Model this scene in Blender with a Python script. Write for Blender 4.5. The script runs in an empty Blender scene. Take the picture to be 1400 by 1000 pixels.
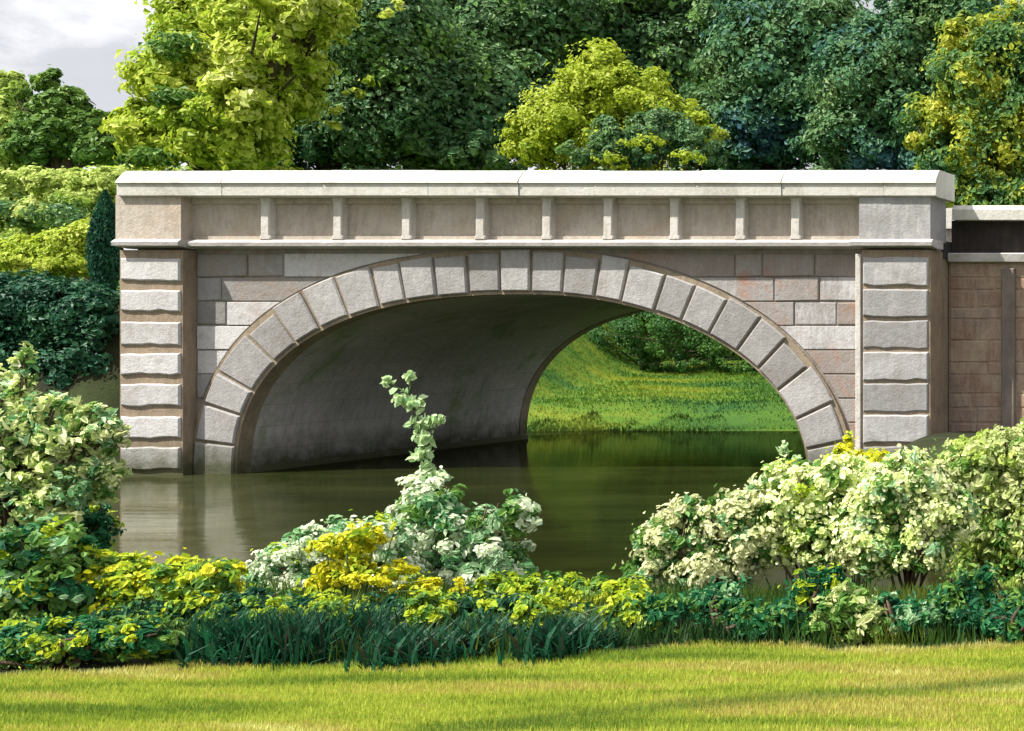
import bpy, math
import numpy as np

# ------------------------------------------------------------------ camera, world, sun
scene = bpy.context.scene
COL = scene.collection
F, VX, VY, CZ = 1884.0, 1945.0, 450.0, 2.55     # focal length and principal point of the view, eye height above water
cam_d = bpy.data.cameras.new("camera")
cam = bpy.data.objects.new("camera", cam_d)
COL.objects.link(cam)
cam.location = (0, 0, CZ)
cam.rotation_euler = (math.radians(90), 0, 0)
cam_d.sensor_width = 36.0
cam_d.lens = F / 1400.0 * 36.0
cam_d.shift_x = -(VX - 700.0) / 1400.0
cam_d.shift_y = -(500.0 - VY) / 1400.0
cam_d.clip_start = 0.05
cam_d.clip_end = 2000
scene.camera = cam

SUN_EL, SUN_AZ = math.radians(54), math.radians(234)      # azimuth clockwise from +Y: behind the viewer, to the left
sd_l = bpy.data.lights.new("sun", "SUN")
sd_l.energy = 4.6
sd_l.angle = math.radians(0.55)
sd_l.color = (1.0, 0.95, 0.86)
sun = bpy.data.objects.new("sun", sd_l)
COL.objects.link(sun)
sun.location = (-20, -20, 40)
sun.rotation_euler = (math.radians(90) - SUN_EL, 0, -SUN_AZ + math.pi)

world = bpy.data.worlds.new("World")
scene.world = world
world.use_nodes = True
nt = world.node_tree
nt.nodes.clear()
out = nt.nodes.new("ShaderNodeOutputWorld")
bg = nt.nodes.new("ShaderNodeBackground")
bg.inputs[1].default_value = 0.1
sky = nt.nodes.new("ShaderNodeTexSky")
sky.sky_type = "NISHITA"
sky.sun_disc = False
sky.sun_elevation = SUN_EL
sky.sun_rotation = SUN_AZ
tc = nt.nodes.new("ShaderNodeTexCoord")
mp = nt.nodes.new("ShaderNodeMapping")
mp.inputs["Scale"].default_value = (1.0, 1.0, 1.9)
nz = nt.nodes.new("ShaderNodeTexNoise")
nz.inputs["Scale"].default_value = 8.0
nz.inputs["Detail"].default_value = 7
nz.inputs["Roughness"].default_value = 0.58
cr = nt.nodes.new("ShaderNodeValToRGB")
e = cr.color_ramp.elements
e[0].position = 0.34; e[0].color = (0.56, 0.55, 0.585, 1)
e[1].position = 0.62; e[1].color = (1.0, 0.99, 1.0, 1)
m1 = e.new(0.50); m1.color = (0.62, 0.61, 0.64, 1)
sc_ = nt.nodes.new("ShaderNodeVectorMath"); sc_.operation = "SCALE"
sc_.inputs["Scale"].default_value = 5.6
mx = nt.nodes.new("ShaderNodeMix"); mx.data_type = "RGBA"
mx.inputs["Factor"].default_value = 0.9
L = nt.links.new
L(tc.outputs["Generated"], mp.inputs["Vector"]); L(mp.outputs[0], nz.inputs["Vector"])
L(nz.outputs["Fac"], cr.inputs[0]); L(cr.outputs[0], sc_.inputs[0])
sz = nt.nodes.new("ShaderNodeSeparateXYZ"); L(tc.outputs["Generated"], sz.inputs[0])
up = nt.nodes.new("ShaderNodeMapRange")            # overhead sky, out of view, brightened as added fill to soften the shadows
up.inputs["From Min"].default_value = 0.25; up.inputs["From Max"].default_value = 0.9
up.inputs["To Min"].default_value = 5.6; up.inputs["To Max"].default_value = 10.0
L(sz.outputs[2], up.inputs[0]); L(up.outputs[0], sc_.inputs["Scale"])
L(sky.outputs[0], mx.inputs[6]); L(sc_.outputs[0], mx.inputs[7])
L(mx.outputs[2], bg.inputs[0]); L(bg.outputs[0], out.inputs[0])

scene.view_settings.view_transform = "Standard"
scene.view_settings.look = "None"
scene.view_settings.gamma = 1
scene.view_settings.exposure = 1.1
scene.cycles.max_bounces = 8
scene.cycles.transparent_max_bounces = 8
scene.cycles.use_denoising = True

RNG = np.random.default_rng(7)


def P(px, py, Y):
    """the point at distance Y that a spot of the photograph shows"""
    return np.array([(px - VX) * Y / F, Y, CZ - (py - VY) * Y / F])


def wx(px, Y):
    return (px - VX) * Y / F


def wz(py, Y):
    return CZ - (py - VY) * Y / F


def lin(*rgb):
    o = []
    for v in rgb:
        v /= 255.0
        o.append(v / 12.92 if v <= 0.04045 else ((v + 0.055) / 1.055) ** 2.4)
    return tuple(o)


# ------------------------------------------------------------------ object helpers
def link(name, me, mat=None, parent=None):
    o = bpy.data.objects.new(name, me)
    COL.objects.link(o)
    if mat is not None:
        for m in (mat if isinstance(mat, (list, tuple)) else [mat]):
            me.materials.append(m)
    if parent is not None:
        o.parent = parent
    return o


def tag(o, label=None, cat=None, group=None, kind=None):
    if label: o["label"] = label
    if cat: o["category"] = cat
    if group: o["group"] = group
    if kind: o["kind"] = kind
    return o


def thing(name, label, cat, loc, group=None):
    o = bpy.data.objects.new(name, None)
    COL.objects.link(o)
    o.location = loc
    o.empty_display_size = 0.2
    return tag(o, label, cat, group)


def copy_tree(o, parent=None):
    c = o.copy()
    COL.objects.link(c)
    c.parent = parent
    for ch in [x for x in bpy.data.objects if x.parent == o]:
        copy_tree(ch, c)
    return c


def raw_mesh(name, V, loops, sizes, smooth=False):
    me = bpy.data.meshes.new(name)
    V = np.asarray(V, dtype=np.float32)
    loops = np.asarray(loops, dtype=np.int32)
    sizes = np.asarray(sizes, dtype=np.int32)
    me.vertices.add(len(V)); me.vertices.foreach_set("co", V.ravel())
    me.loops.add(len(loops)); me.loops.foreach_set("vertex_index", loops)
    me.polygons.add(len(sizes))
    st = np.zeros(len(sizes), dtype=np.int32); st[1:] = np.cumsum(sizes)[:-1]
    me.polygons.foreach_set("loop_start", st)
    try:
        me.polygons.foreach_set("loop_total", sizes)
    except Exception:
        pass
    me.polygons.foreach_set("use_smooth", np.full(len(sizes), smooth, dtype=bool))
    me.update(calc_edges=True)
    me.validate()
    return me


class MB:
    """collects shapes into one mesh"""
    def __init__(self, origin=(0, 0, 0)):
        self.v, self.f, self.o = [], [], np.array(origin, float)

    def add(self, vs, fs):
        n = len(self.v)
        self.v += [tuple(np.array(p, float) - self.o) for p in vs]
        self.f += [tuple(i + n for i in f) for f in fs]

    def box(self, x0, x1, y0, y1, z0, z1):
        self.prism([(x0, z0), (x1, z0), (x1, z1), (x0, z1)], y0, y1)

    def prism(self, pts, y0, y1, bev=0.0):
        """polygon in the XZ plane (counter-clockwise seen from the viewer) from y0 (front) to y1; bev chamfers the front edge"""
        n = len(pts)
        p = np.array(pts, float)
        if bev > 0:
            c = p.mean(0)
            d = p - c
            nx = np.roll(p, -1, 0) - p
            pv = p - np.roll(p, 1, 0)
            nn = np.stack([nx[:, 1], -nx[:, 0]], 1); nn /= np.maximum(np.linalg.norm(nn, axis=1, keepdims=True), 1e-9)
            pn = np.stack([pv[:, 1], -pv[:, 0]], 1); pn /= np.maximum(np.linalg.norm(pn, axis=1, keepdims=True), 1e-9)
            m = nn + pn
            m /= np.maximum((m * nn).sum(1, keepdims=True), 0.3)
            q = p - m * bev
            vs = [(a, y0, b) for a, b in q] + [(a, y0 + bev, b) for a, b in p] + [(a, y1, b) for a, b in p]
            fs = [tuple(range(n))]
            for k in range(n):
                j = (k + 1) % n
                fs.append((k, n + k, n + j, j))
                fs.append((n + k, 2 * n + k, 2 * n + j, n + j))
            fs.append(tuple(range(3 * n - 1, 2 * n - 1, -1)))
        else:
            vs = [(a, y0, b) for a, b in p] + [(a, y1, b) for a, b in p]
            fs = [tuple(range(n))]
            for k in range(n):
                j = (k + 1) % n
                fs.append((k, n + k, n + j, j))
            fs.append(tuple(range(2 * n - 1, n - 1, -1)))
        self.add(vs, fs)

    def sweep_x(self, prof, x0, x1):
        """profile in (y, z) swept along X"""
        n = len(prof)
        vs = [(x0, a, b) for a, b in prof] + [(x1, a, b) for a, b in prof]
        fs = [tuple(range(n)), tuple(range(2 * n - 1, n - 1, -1))]
        for k in range(n):
            j = (k + 1) % n
            fs.append((j, k, n + k, n + j))
        self.add(vs, fs)

    def tube(self, pts, rad, ns=7):
        pts = [np.array(p, float) for p in pts]
        vs, fs = [], []
        prev = None
        for i, p in enumerate(pts):
            d = pts[min(i + 1, len(pts) - 1)] - pts[max(i - 1, 0)]
            d /= max(np.linalg.norm(d), 1e-9)
            if prev is None:
                a = np.cross(d, (0.3, 1, 0.1))
            else:
                a = prev - d * prev.dot(d)
            a /= max(np.linalg.norm(a), 1e-9)
            prev = a
            b = np.cross(d, a)
            for k in range(ns):
                t = 2 * math.pi * k / ns
                vs.append(p + rad[i] * (math.cos(t) * a + math.sin(t) * b))
        for i in range(len(pts) - 1):
            for k in range(ns):
                j = (k + 1) % ns
                fs.append((i * ns + k, i * ns + j, (i + 1) * ns + j, (i + 1) * ns + k))
        fs.append(tuple(range(ns - 1, -1, -1)))
        m = (len(pts) - 1) * ns
        fs.append(tuple(m + k for k in range(ns)))
        self.add(vs, fs)

    def build(self, name, mat, parent=None, smooth=False):
        me = bpy.data.meshes.new(name)
        me.from_pydata(self.v, [], self.f)
        if smooth:
            me.polygons.foreach_set("use_smooth", np.ones(len(me.polygons), dtype=bool))
        me.update()
        return link(name, me, mat, parent)


# ------------------------------------------------------------------ materials
def new_mat(name):
    m = bpy.data.materials.new(name)
    m.use_nodes = True
    t = m.node_tree
    t.nodes.clear()
    o = t.nodes.new("ShaderNodeOutputMaterial")
    return m, t, o


def ramp(t, stops, interp="LINEAR"):
    n = t.nodes.new("ShaderNodeValToRGB")
    n.color_ramp.interpolation = interp
    e = n.color_ramp.elements
    while len(e) > 1:
        e.remove(e[-1])
    for i, (p, c) in enumerate(stops):
        x = e[0] if i == 0 else e.new(p)
        x.position = p
        x.color = (*c, 1)
    return n


def math_n(t, op, a, b=None, clamp=False):
    n = t.nodes.new("ShaderNodeMath")
    n.operation = op
    n.use_clamp = clamp
    for i, v in enumerate((a, b)):
        if v is None: continue
        if isinstance(v, (int, float)): n.inputs[i].default_value = v
        else: t.links.new(v, n.inputs[i])
    return n.outputs[0]


def noise(t, scale, detail=4, rough=0.55, vec_scale=None, coord="Object", dist=0.0, rot=None, loc=None):
    tc = t.nodes.new("ShaderNodeTexCoord")
    n = t.nodes.new("ShaderNodeTexNoise")
    n.inputs["Scale"].default_value = scale
    n.inputs["Detail"].default_value = detail
    n.inputs["Roughness"].default_value = rough
    n.inputs["Distortion"].default_value = dist
    src = tc.outputs[coord]
    if vec_scale or rot or loc:
        mp = t.nodes.new("ShaderNodeMapping")
        if vec_scale: mp.inputs["Scale"].default_value = vec_scale
        if rot: mp.inputs["Rotation"].default_value = rot
        if loc: mp.inputs["Location"].default_value = loc
        t.links.new(src, mp.inputs[0])
        src = mp.outputs[0]
    t.links.new(src, n.inputs["Vector"])
    return n.outputs["Fac"]


def mixc(t, fac, a, b, mode="MIX"):
    n = t.nodes.new("ShaderNodeMix")
    n.data_type = "RGBA"
    n.blend_type = mode
    for s, v in ((n.inputs[0], fac), (n.inputs[6], a), (n.inputs[7], b)):
        if isinstance(v, (int, float)): s.default_value = v
        elif isinstance(v, tuple): s.default_value = (*v[:3], 1)
        else: t.links.new(v, s)
    return n.outputs[2]


def leaf_mat(name, stops, nscale=1.2, nmix=0.5, transl=0.3, rough=0.55):
    """foliage: colour from each leaf's own random value and from patches through the crown"""
    m, t, o = new_mat(name)
    g = t.nodes.new("ShaderNodeNewGeometry")
    nzv = noise(t, nscale, 3, 0.6)
    nzv = math_n(t, "MULTIPLY_ADD", nzv, 3.0); t.nodes[-1].inputs[2].default_value = -1.0
    a = math_n(t, "MULTIPLY", nzv, nmix)
    b = math_n(t, "MULTIPLY", g.outputs["Random Per Island"], 1 - nmix)
    f = math_n(t, "ADD", a, b, True)
    r = ramp(t, stops)
    t.links.new(f, r.inputs[0])
    p = t.nodes.new("ShaderNodeBsdfPrincipled")
    p.inputs["Roughness"].default_value = rough
    p.inputs["Specular IOR Level"].default_value = 0.3
    t.links.new(r.outputs[0], p.inputs["Base Color"])
    tr = t.nodes.new("ShaderNodeBsdfTranslucent")
    t.links.new(r.outputs[0], tr.inputs[0])
    mx = t.nodes.new("ShaderNodeMixShader")
    mx.inputs[0].default_value = transl + 0.1
    t.links.new(p.outputs[0], mx.inputs[1]); t.links.new(tr.outputs[0], mx.inputs[2])
    t.links.new(mx.outputs[0], o.inputs[0])
    return m


def stone_mat(name, stops, nscale=2.0, island=0.0, stain=None, stain_amt=0.5, streak=(3, 3, 0.6), rough=0.85, bump=0.4, fine=26, damp=False):
    """weathered stone: blotches, streaks that run down the face, grit, optional second colour in patches"""
    m, t, o = new_mat(name)
    a = noise(t, nscale, 6, 0.62, dist=0.4)
    b = noise(t, 4.0, 5, 0.65, vec_scale=streak, loc=(3, 1, 7))
    f = math_n(t, "ADD", math_n(t, "MULTIPLY", a, 0.5), math_n(t, "MULTIPLY", b, 0.5))
    f = math_n(t, "MULTIPLY_ADD", f, 2.0); t.nodes[-1].inputs[2].default_value = -0.5
    if island:
        g = t.nodes.new("ShaderNodeNewGeometry")
        f = math_n(t, "ADD", math_n(t, "MULTIPLY", f, 1 - island), math_n(t, "MULTIPLY", g.outputs["Random Per Island"], island), True)
    r = ramp(t, stops)
    t.links.new(f, r.inputs[0])
    c = r.outputs[0]
    if stain:
        s = noise(t, 0.9, 5, 0.7, loc=(11, 5, 2), dist=0.6)
        s = math_n(t, "MULTIPLY_ADD", s, 6.0, True); t.nodes[-1].inputs[2].default_value = -6.0 * 0.52
        c = mixc(t, math_n(t, "MULTIPLY", s, stain_amt), c, stain)
    gr = noise(t, fine, 4, 0.7)
    grm = t.nodes.new("ShaderNodeMapRange")
    grm.inputs["To Min"].default_value = 0.72; grm.inputs["To Max"].default_value = 1.25
    t.links.new(gr, grm.inputs[0])
    c = mixc(t, 1.0, c, grm.outputs[0], "MULTIPLY")
    if damp:                                      # algae and damp in an uneven band above the water line
        tcd = t.nodes.new("ShaderNodeTexCoord"); sxd = t.nodes.new("ShaderNodeSeparateXYZ")
        t.links.new(tcd.outputs["Object"], sxd.inputs[0])
        hd = math_n(t, "ADD", sxd.outputs[2], math_n(t, "MULTIPLY", noise(t, 2.6, 6, 0.7), -0.9))
        kd = t.nodes.new("ShaderNodeMapRange")
        kd.inputs["From Min"].default_value = -0.36; kd.inputs["From Max"].default_value = 0.22
        kd.inputs["To Min"].default_value = 0.95; kd.inputs["To Max"].default_value = 0.0
        t.links.new(hd, kd.inputs[0])
        c = mixc(t, kd.outputs[0], c, (0.05, 0.055, 0.025))
    p = t.nodes.new("ShaderNodeBsdfPrincipled")
    p.inputs["Roughness"].default_value = rough
    p.inputs["Specular IOR Level"].default_value = 0.25
    t.links.new(c, p.inputs["Base Color"])
    bp = t.nodes.new("ShaderNodeBump")
    bp.inputs["Strength"].default_value = bump
    bp.inputs["Distance"].default_value = 0.04
    hh = math_n(t, "ADD", noise(t, 9, 6, 0.7), math_n(t, "MULTIPLY", gr, 0.5))
    t.links.new(hh, bp.inputs["Height"])
    t.links.new(bp.outputs[0], p.inputs["Normal"])
    t.links.new(p.outputs[0], o.inputs[0])
    return m


def ground_mat(name, stops, scale=1.0, vec=(1, 1, 1), rot=None, fine=40, patch=None, bump=0.6):
    m, t, o = new_mat(name)
    a = noise(t, scale, 6, 0.6, vec_scale=vec, rot=rot, dist=0.3)
    f = math_n(t, "MULTIPLY_ADD", a, 2.4, True); t.nodes[-1].inputs[2].default_value = -0.7
    r = ramp(t, stops)
    t.links.new(f, r.inputs[0])
    c = r.outputs[0]
    gr = noise(t, fine, 5, 0.7)
    grm = t.nodes.new("ShaderNodeMapRange")
    grm.inputs["To Min"].default_value = 0.6; grm.inputs["To Max"].default_value = 1.4
    t.links.new(gr, grm.inputs[0])
    c = mixc(t, 1.0, c, grm.outputs[0], "MULTIPLY")
    p = t.nodes.new("ShaderNodeBsdfPrincipled")
    p.inputs["Roughness"].default_value = 0.9
    p.inputs["Specular IOR Level"].default_value = 0.15
    t.links.new(c, p.inputs["Base Color"])
    bp = t.nodes.new("ShaderNodeBump")
    bp.inputs["Strength"].default_value = bump
    bp.inputs["Distance"].default_value = 0.05
    t.links.new(gr, bp.inputs["Height"]); t.links.new(bp.outputs[0], p.inputs["Normal"])
    t.links.new(p.outputs[0], o.inputs[0])
    return m


M = {}
# bridge
M["facing"] = stone_mat("grey_ashlar", [(0.0, (0.16, 0.152, 0.142)), (0.45, (0.25, 0.242, 0.232)), (0.58, (0.29, 0.283, 0.278)), (0.68, (0.48, 0.47, 0.468)), (1.0, (0.58, 0.57, 0.57))],
                        island=0.6, stain=(0.25, 0.16, 0.115), stain_amt=0.55)
M["facing_red"] = stone_mat("reddened_ashlar", [(0.0, (0.19, 0.14, 0.115)), (0.4, (0.27, 0.235, 0.215)), (0.6, (0.31, 0.295, 0.288)), (0.72, (0.46, 0.45, 0.448)), (1.0, (0.54, 0.53, 0.53))],
                            island=0.5, stain=(0.34, 0.165, 0.10), stain_amt=0.75)
M["body"] = stone_mat("joint_stone", [(0.0, (0.15, 0.14, 0.12)), (0.5, (0.25, 0.225, 0.195)), (1.0, (0.33, 0.28, 0.23))], stain=(0.20, 0.10, 0.065), stain_amt=0.6, damp=True)
M["ring"] = stone_mat("grey_voussoirs", [(0.0, (0.17, 0.16, 0.15)), (0.5, (0.31, 0.30, 0.293)), (1.0, (0.50, 0.485, 0.475))], island=0.45, stain=(0.19, 0.165, 0.135), stain_amt=0.5, damp=True)
M["ring_bed"] = stone_mat("buff_joints", [(0.0, (0.12, 0.10, 0.08)), (0.5, (0.26, 0.21, 0.15)), (1.0, (0.36, 0.29, 0.2))], damp=True)
M["vault"] = stone_mat("vault_stone", [(0.0, (0.26, 0.245, 0.24)), (0.5, (0.46, 0.435, 0.435)), (1.0, (0.64, 0.60, 0.61))], stain=(0.18, 0.28, 0.10), stain_amt=0.75, nscale=1.0, damp=True)
M["pier"] = stone_mat("buff_pier_core", [(0.0, (0.13, 0.105, 0.08)), (0.5, (0.27, 0.21, 0.15)), (1.0, (0.38, 0.30, 0.21))], damp=True)
M["quoin"] = stone_mat("pale_quoins", [(0.0, (0.30, 0.29, 0.28)), (0.45, (0.47, 0.46, 0.455)), (1.0, (0.62, 0.61, 0.61))], island=0.3, stain=(0.24, 0.205, 0.16), stain_amt=0.5, damp=True)
M["quoin_dark"] = stone_mat("grey_quoins", [(0.0, (0.17, 0.165, 0.16)), (0.5, (0.29, 0.285, 0.285)), (1.0, (0.54, 0.53, 0.53))], island=0.45, stain=(0.20, 0.18, 0.16), stain_amt=0.45, damp=True)
M["coping"] = stone_mat("white_coping", [(0.0, (0.34, 0.325, 0.28)), (0.4, (0.50, 0.49, 0.44)), (1.0, (0.60, 0.59, 0.56))], bump=0.3, streak=(2.4, 2, 0.5), stain=(0.20, 0.19, 0.14), stain_amt=0.5)
M["string"] = stone_mat("pale_string", [(0.0, (0.26, 0.24, 0.22)), (0.5, (0.44, 0.42, 0.40)), (1.0, (0.58, 0.56, 0.54))], bump=0.3, streak=(0.8, 1, 2))
M["panel"] = stone_mat("parapet_stone", [(0.0, (0.25, 0.215, 0.175)), (0.5, (0.42, 0.37, 0.315)), (1.0, (0.54, 0.49, 0.43))], stain=(0.42, 0.30, 0.19), stain_amt=0.4)
M["pilaster"] = stone_mat("pale_pilaster", [(0.0, (0.34, 0.31, 0.27)), (0.5, (0.52, 0.49, 0.45)), (1.0, (0.66, 0.64, 0.61))])
M["shade_stone"] = stone_mat("shade_darkened_stone", [(0.0, (0.018, 0.014, 0.013)), (0.5, (0.035, 0.028, 0.026)), (1.0, (0.07, 0.055, 0.05))])  # near-black tone puts the recessed parapet's shade into the stone colour
M["buttress"] = stone_mat("sooty_buttress", [(0.0, (0.10, 0.085, 0.075)), (0.5, (0.18, 0.15, 0.13)), (1.0, (0.27, 0.22, 0.18))])
M["road"] = stone_mat("tarmac", [(0.0, (0.035, 0.035, 0.035)), (1.0, (0.06, 0.06, 0.06))], rough=0.9)
M["brown_wall"] = stone_mat("brown_wall_stone", [(0.0, (0.17, 0.105, 0.08)), (0.35, (0.28, 0.18, 0.13)), (0.6, (0.35, 0.27, 0.20)), (1.0, (0.46, 0.36, 0.26))],
                            island=0.14, nscale=2.2, stain=(0.17, 0.15, 0.14), stain_amt=0.85)
_t = M["vault"].node_tree                      # courses of long blocks along the barrel
_p = [n for n in _t.nodes if n.type == "BSDF_PRINCIPLED"][0]
_b = [n for n in _t.nodes if n.type == "BUMP"][0]
_br = _t.nodes.new("ShaderNodeTexBrick")
_uv = _t.nodes.new("ShaderNodeTexCoord")
_br.inputs["Color1"].default_value = (1, 1, 1, 1); _br.inputs["Color2"].default_value = (0.74, 0.74, 0.74, 1)
_br.inputs["Mortar"].default_value = (0.55, 0.52, 0.5, 1)
_br.inputs["Scale"].default_value = 1.0; _br.inputs["Mortar Size"].default_value = 0.014; _br.inputs["Mortar Smooth"].default_value = 0.6
_br.inputs["Brick Width"].default_value = 1.1; _br.inputs["Row Height"].default_value = 0.42
_t.links.new(_uv.outputs["UV"], _br.inputs["Vector"])
_old = _p.inputs["Base Color"].links[0].from_socket
_t.links.new(mixc(_t, 0.4, _old, _br.outputs["Color"], "MULTIPLY"), _p.inputs["Base Color"])
_b2 = _t.nodes.new("ShaderNodeBump"); _b2.invert = True
_b2.inputs["Strength"].default_value = 0.25; _b2.inputs["Distance"].default_value = 0.03
_t.links.new(_br.outputs["Fac"], _b2.inputs["Height"]); _t.links.new(_b.outputs[0], _b2.inputs["Normal"])
_t.links.new(_b2.outputs[0], _p.inputs["Normal"])
# ground
M["lawn"] = ground_mat("lawn_turf", [(0.0, (0.10, 0.13, 0.012)), (0.5, (0.16, 0.19, 0.015)), (1.0, (0.22, 0.23, 0.03))], 0.9, (0.5, 2.2, 1), (0, 0, math.radians(-9)))
M["soil"] = ground_mat("bank_soil", [(0.0, (0.018, 0.016, 0.010)), (0.5, (0.03, 0.04, 0.014)), (1.0, (0.05, 0.075, 0.018))], 0.8)
M["meadow"] = ground_mat("meadow_grass", [(0.0, (0.025, 0.085, 0.02)), (0.45, (0.065, 0.135, 0.015)), (1.0, (0.17, 0.20, 0.02))], 0.8, (0.25, 1.3, 1))
M["bark"] = stone_mat("bark", [(0.0, (0.03, 0.022, 0.016)), (0.6, (0.075, 0.055, 0.04)), (1.0, (0.13, 0.1, 0.075))], streak=(6, 6, 0.8))
M["twig"] = stone_mat("brown_twig", [(0.0, (0.035, 0.022, 0.014)), (1.0, (0.12, 0.08, 0.05))])
M["green_stem"] = stone_mat("green_stem", [(0.0, (0.06, 0.1, 0.03)), (1.0, (0.16, 0.24, 0.1))])


def water_mat():
    """murky slow water: dark body, paler colour along the left bank painted in for the pier reflection, dulled reflections"""
    m, t, o = new_mat("river_water")
    a = noise(t, 0.5, 5, 0.65, vec_scale=(0.5, 1.6, 1))
    r = ramp(t, [(0.3, (0.006, 0.008, 0.002)), (0.55, (0.013, 0.017, 0.004)), (0.8, (0.026, 0.031, 0.009))])
    t.links.new(a, r.inputs[0])
    tc = t.nodes.new("ShaderNodeTexCoord"); sx = t.nodes.new("ShaderNodeSeparateXYZ")
    t.links.new(tc.outputs["Object"], sx.inputs[0])
    ln = math_n(t, "MULTIPLY_ADD", sx.outputs[1], 0.915); t.nodes[-1].inputs[2].default_value = 22.9 - 24 * 0.915
    d = math_n(t, "ADD", sx.outputs[0], ln)
    d = math_n(t, "ADD", d, math_n(t, "MULTIPLY", noise(t, 1.1, 5, 0.65), 1.1))
    k = t.nodes.new("ShaderNodeMapRange")
    k.inputs["From Min"].default_value = 2.2; k.inputs["From Max"].default_value = 3.6
    k.inputs["To Min"].default_value = 1.0; k.inputs["To Max"].default_value = 0.0
    t.links.new(d, k.inputs[0])
    sl = ramp(t, [(0.3, (0.03, 0.036, 0.015)), (0.7, (0.06, 0.064, 0.03))])
    t.links.new(noise(t, 1.6, 5, 0.6), sl.inputs[0])
    c = mixc(t, k.outputs[0], r.outputs[0], sl.outputs[0])
    df = t.nodes.new("ShaderNodeBsdfDiffuse"); t.links.new(c, df.inputs[0])
    gl = t.nodes.new("ShaderNodeBsdfGlossy")
    gl.inputs["Roughness"].default_value = 0.05
    gl.inputs["Color"].default_value = (0.86, 0.86, 0.74, 1)
    bp = t.nodes.new("ShaderNodeBump")
    bp.inputs["Strength"].default_value = 0.25
    bp.inputs["Distance"].default_value = 0.014
    h = math_n(t, "ADD", noise(t, 1.5, 5, 0.6, vec_scale=(0.4, 1.7, 1), dist=0.8), math_n(t, "MULTIPLY", noise(t, 8, 3, 0.5, vec_scale=(0.5, 1.6, 1)), 0.12))
    t.links.new(h, bp.inputs["Height"]); t.links.new(bp.outputs[0], gl.inputs["Normal"])
    fr = t.nodes.new("ShaderNodeFresnel"); fr.inputs["IOR"].default_value = 1.33
    # mirror weight lowered over deep water, kept full where the pier's reflection is painted
    cl = math_n(t, "MULTIPLY_ADD", k.outputs[0], 0.5); t.nodes[-1].inputs[2].default_value = 0.5
    f = math_n(t, "MULTIPLY", fr.outputs[0], cl)
    mx = t.nodes.new("ShaderNodeMixShader")
    t.links.new(f, mx.inputs[0]); t.links.new(df.outputs[0], mx.inputs[1]); t.links.new(gl.outputs[0], mx.inputs[2])
    t.links.new(mx.outputs[0], o.inputs[0])
    return m


M["water"] = water_mat()

# ------------------------------------------------------------------ terrain
WPOLY = np.array([(-22.9, 34.4), (-22.9, 24.0), (-15.0, 15.4), (-11, 12.4), (-4, 11.7), (70, 11.2), (70, 17.5), (-5, 17.8), (-9.2, 21), (-9.9, 24),
                  (-10, 32.6), (70, 33.5), (70, 38.5), (-11, 38), (-13.6, 34.7)], float)


def water_sd(x, y):
    """distance to the water's edge, positive on land"""
    x = np.asarray(x, float); y = np.asarray(y, float)
    d = np.full(x.shape, 1e9)
    ins = np.zeros(x.shape, bool)
    n = len(WPOLY)
    for i in range(n):
        a, b = WPOLY[i], WPOLY[(i + 1) % n]
        e = b - a
        t = np.clip(((x - a[0]) * e[0] + (y - a[1]) * e[1]) / (e @ e), 0, 1)
        d = np.minimum(d, np.hypot(x - a[0] - t * e[0], y - a[1] - t * e[1]))
        if a[1] != b[1]:
            c = ((a[1] > y) != (b[1] > y)) & (x < (b[0] - a[0]) * (y - a[1]) / (b[1] - a[1]) + a[0])
            ins ^= c
    return np.where(ins, -d, d)


def sm(a, b, t):
    t = np.clip((t - a) / (b - a), 0, 1)
    return t * t * (3 - 2 * t)


def hgt(x, y):
    x = np.asarray(x, float); y = np.asarray(y, float)
    s = water_sd(x, y)
    wob = 0.04 * np.sin(x * 0.7 + 1.3) * np.cos(y * 0.6) + 0.03 * np.sin(x * 1.9 + y * 1.3)
    near = 0.95 + wob * 0.4
    left = 0.7 + 2.5 * sm(24.3, 26.5, y) + wob
    right = 0.75 + 3.1 * sm(25.15, 25.45, y) + wob
    north = 0.45 + np.clip(y - 34, 0, 40) * 0.135 + wob
    isleft = sm(-22.6, -23.0, x) * sm(13, 16, y)
    isleft = np.maximum(isleft, sm(-1.5, -3.0, x + 15.5 + (y - 15.5) * 0.93) * sm(13, 16, y) * (y < 24.5))
    isright = sm(-10.2, -9.2, x) * sm(14, 17.5, y) * sm(33.5, 32.5, y)
    nth = sm(31.5, 33.0, y)
    T = near * (1 - isleft) + left * isleft
    T = T * (1 - isright) + right * isright
    nl = np.maximum(north, 3.0 + (y - 30) * 0.07) * sm(-22.5, -26, x) + north * (1 - sm(-22.5, -26, x))
    T = T * (1 - nth) + nl * nth
    wd = np.where(y < 14.5, 4.2, np.where(y > 32, 0.9, 1.6))
    land = T * sm(0, 1, np.clip(s / wd, 0, 1) ** 0.8)
    return np.where(s > 0, land, -0.9 * sm(0, 1.5, -s))


def lawn_edge(x):
    return 6.98 + (np.asarray(x, float) + 2.03) * 0.15 * (np.abs(np.asarray(x, float) + 4) < 8)


def lawn_edge_c(x):
    xx = np.clip(np.asarray(x, float), -9, 3)
    return 6.98 + (xx + 2.03) * 0.15 + 0.05 * np.sin(xx * 3.1)


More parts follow.
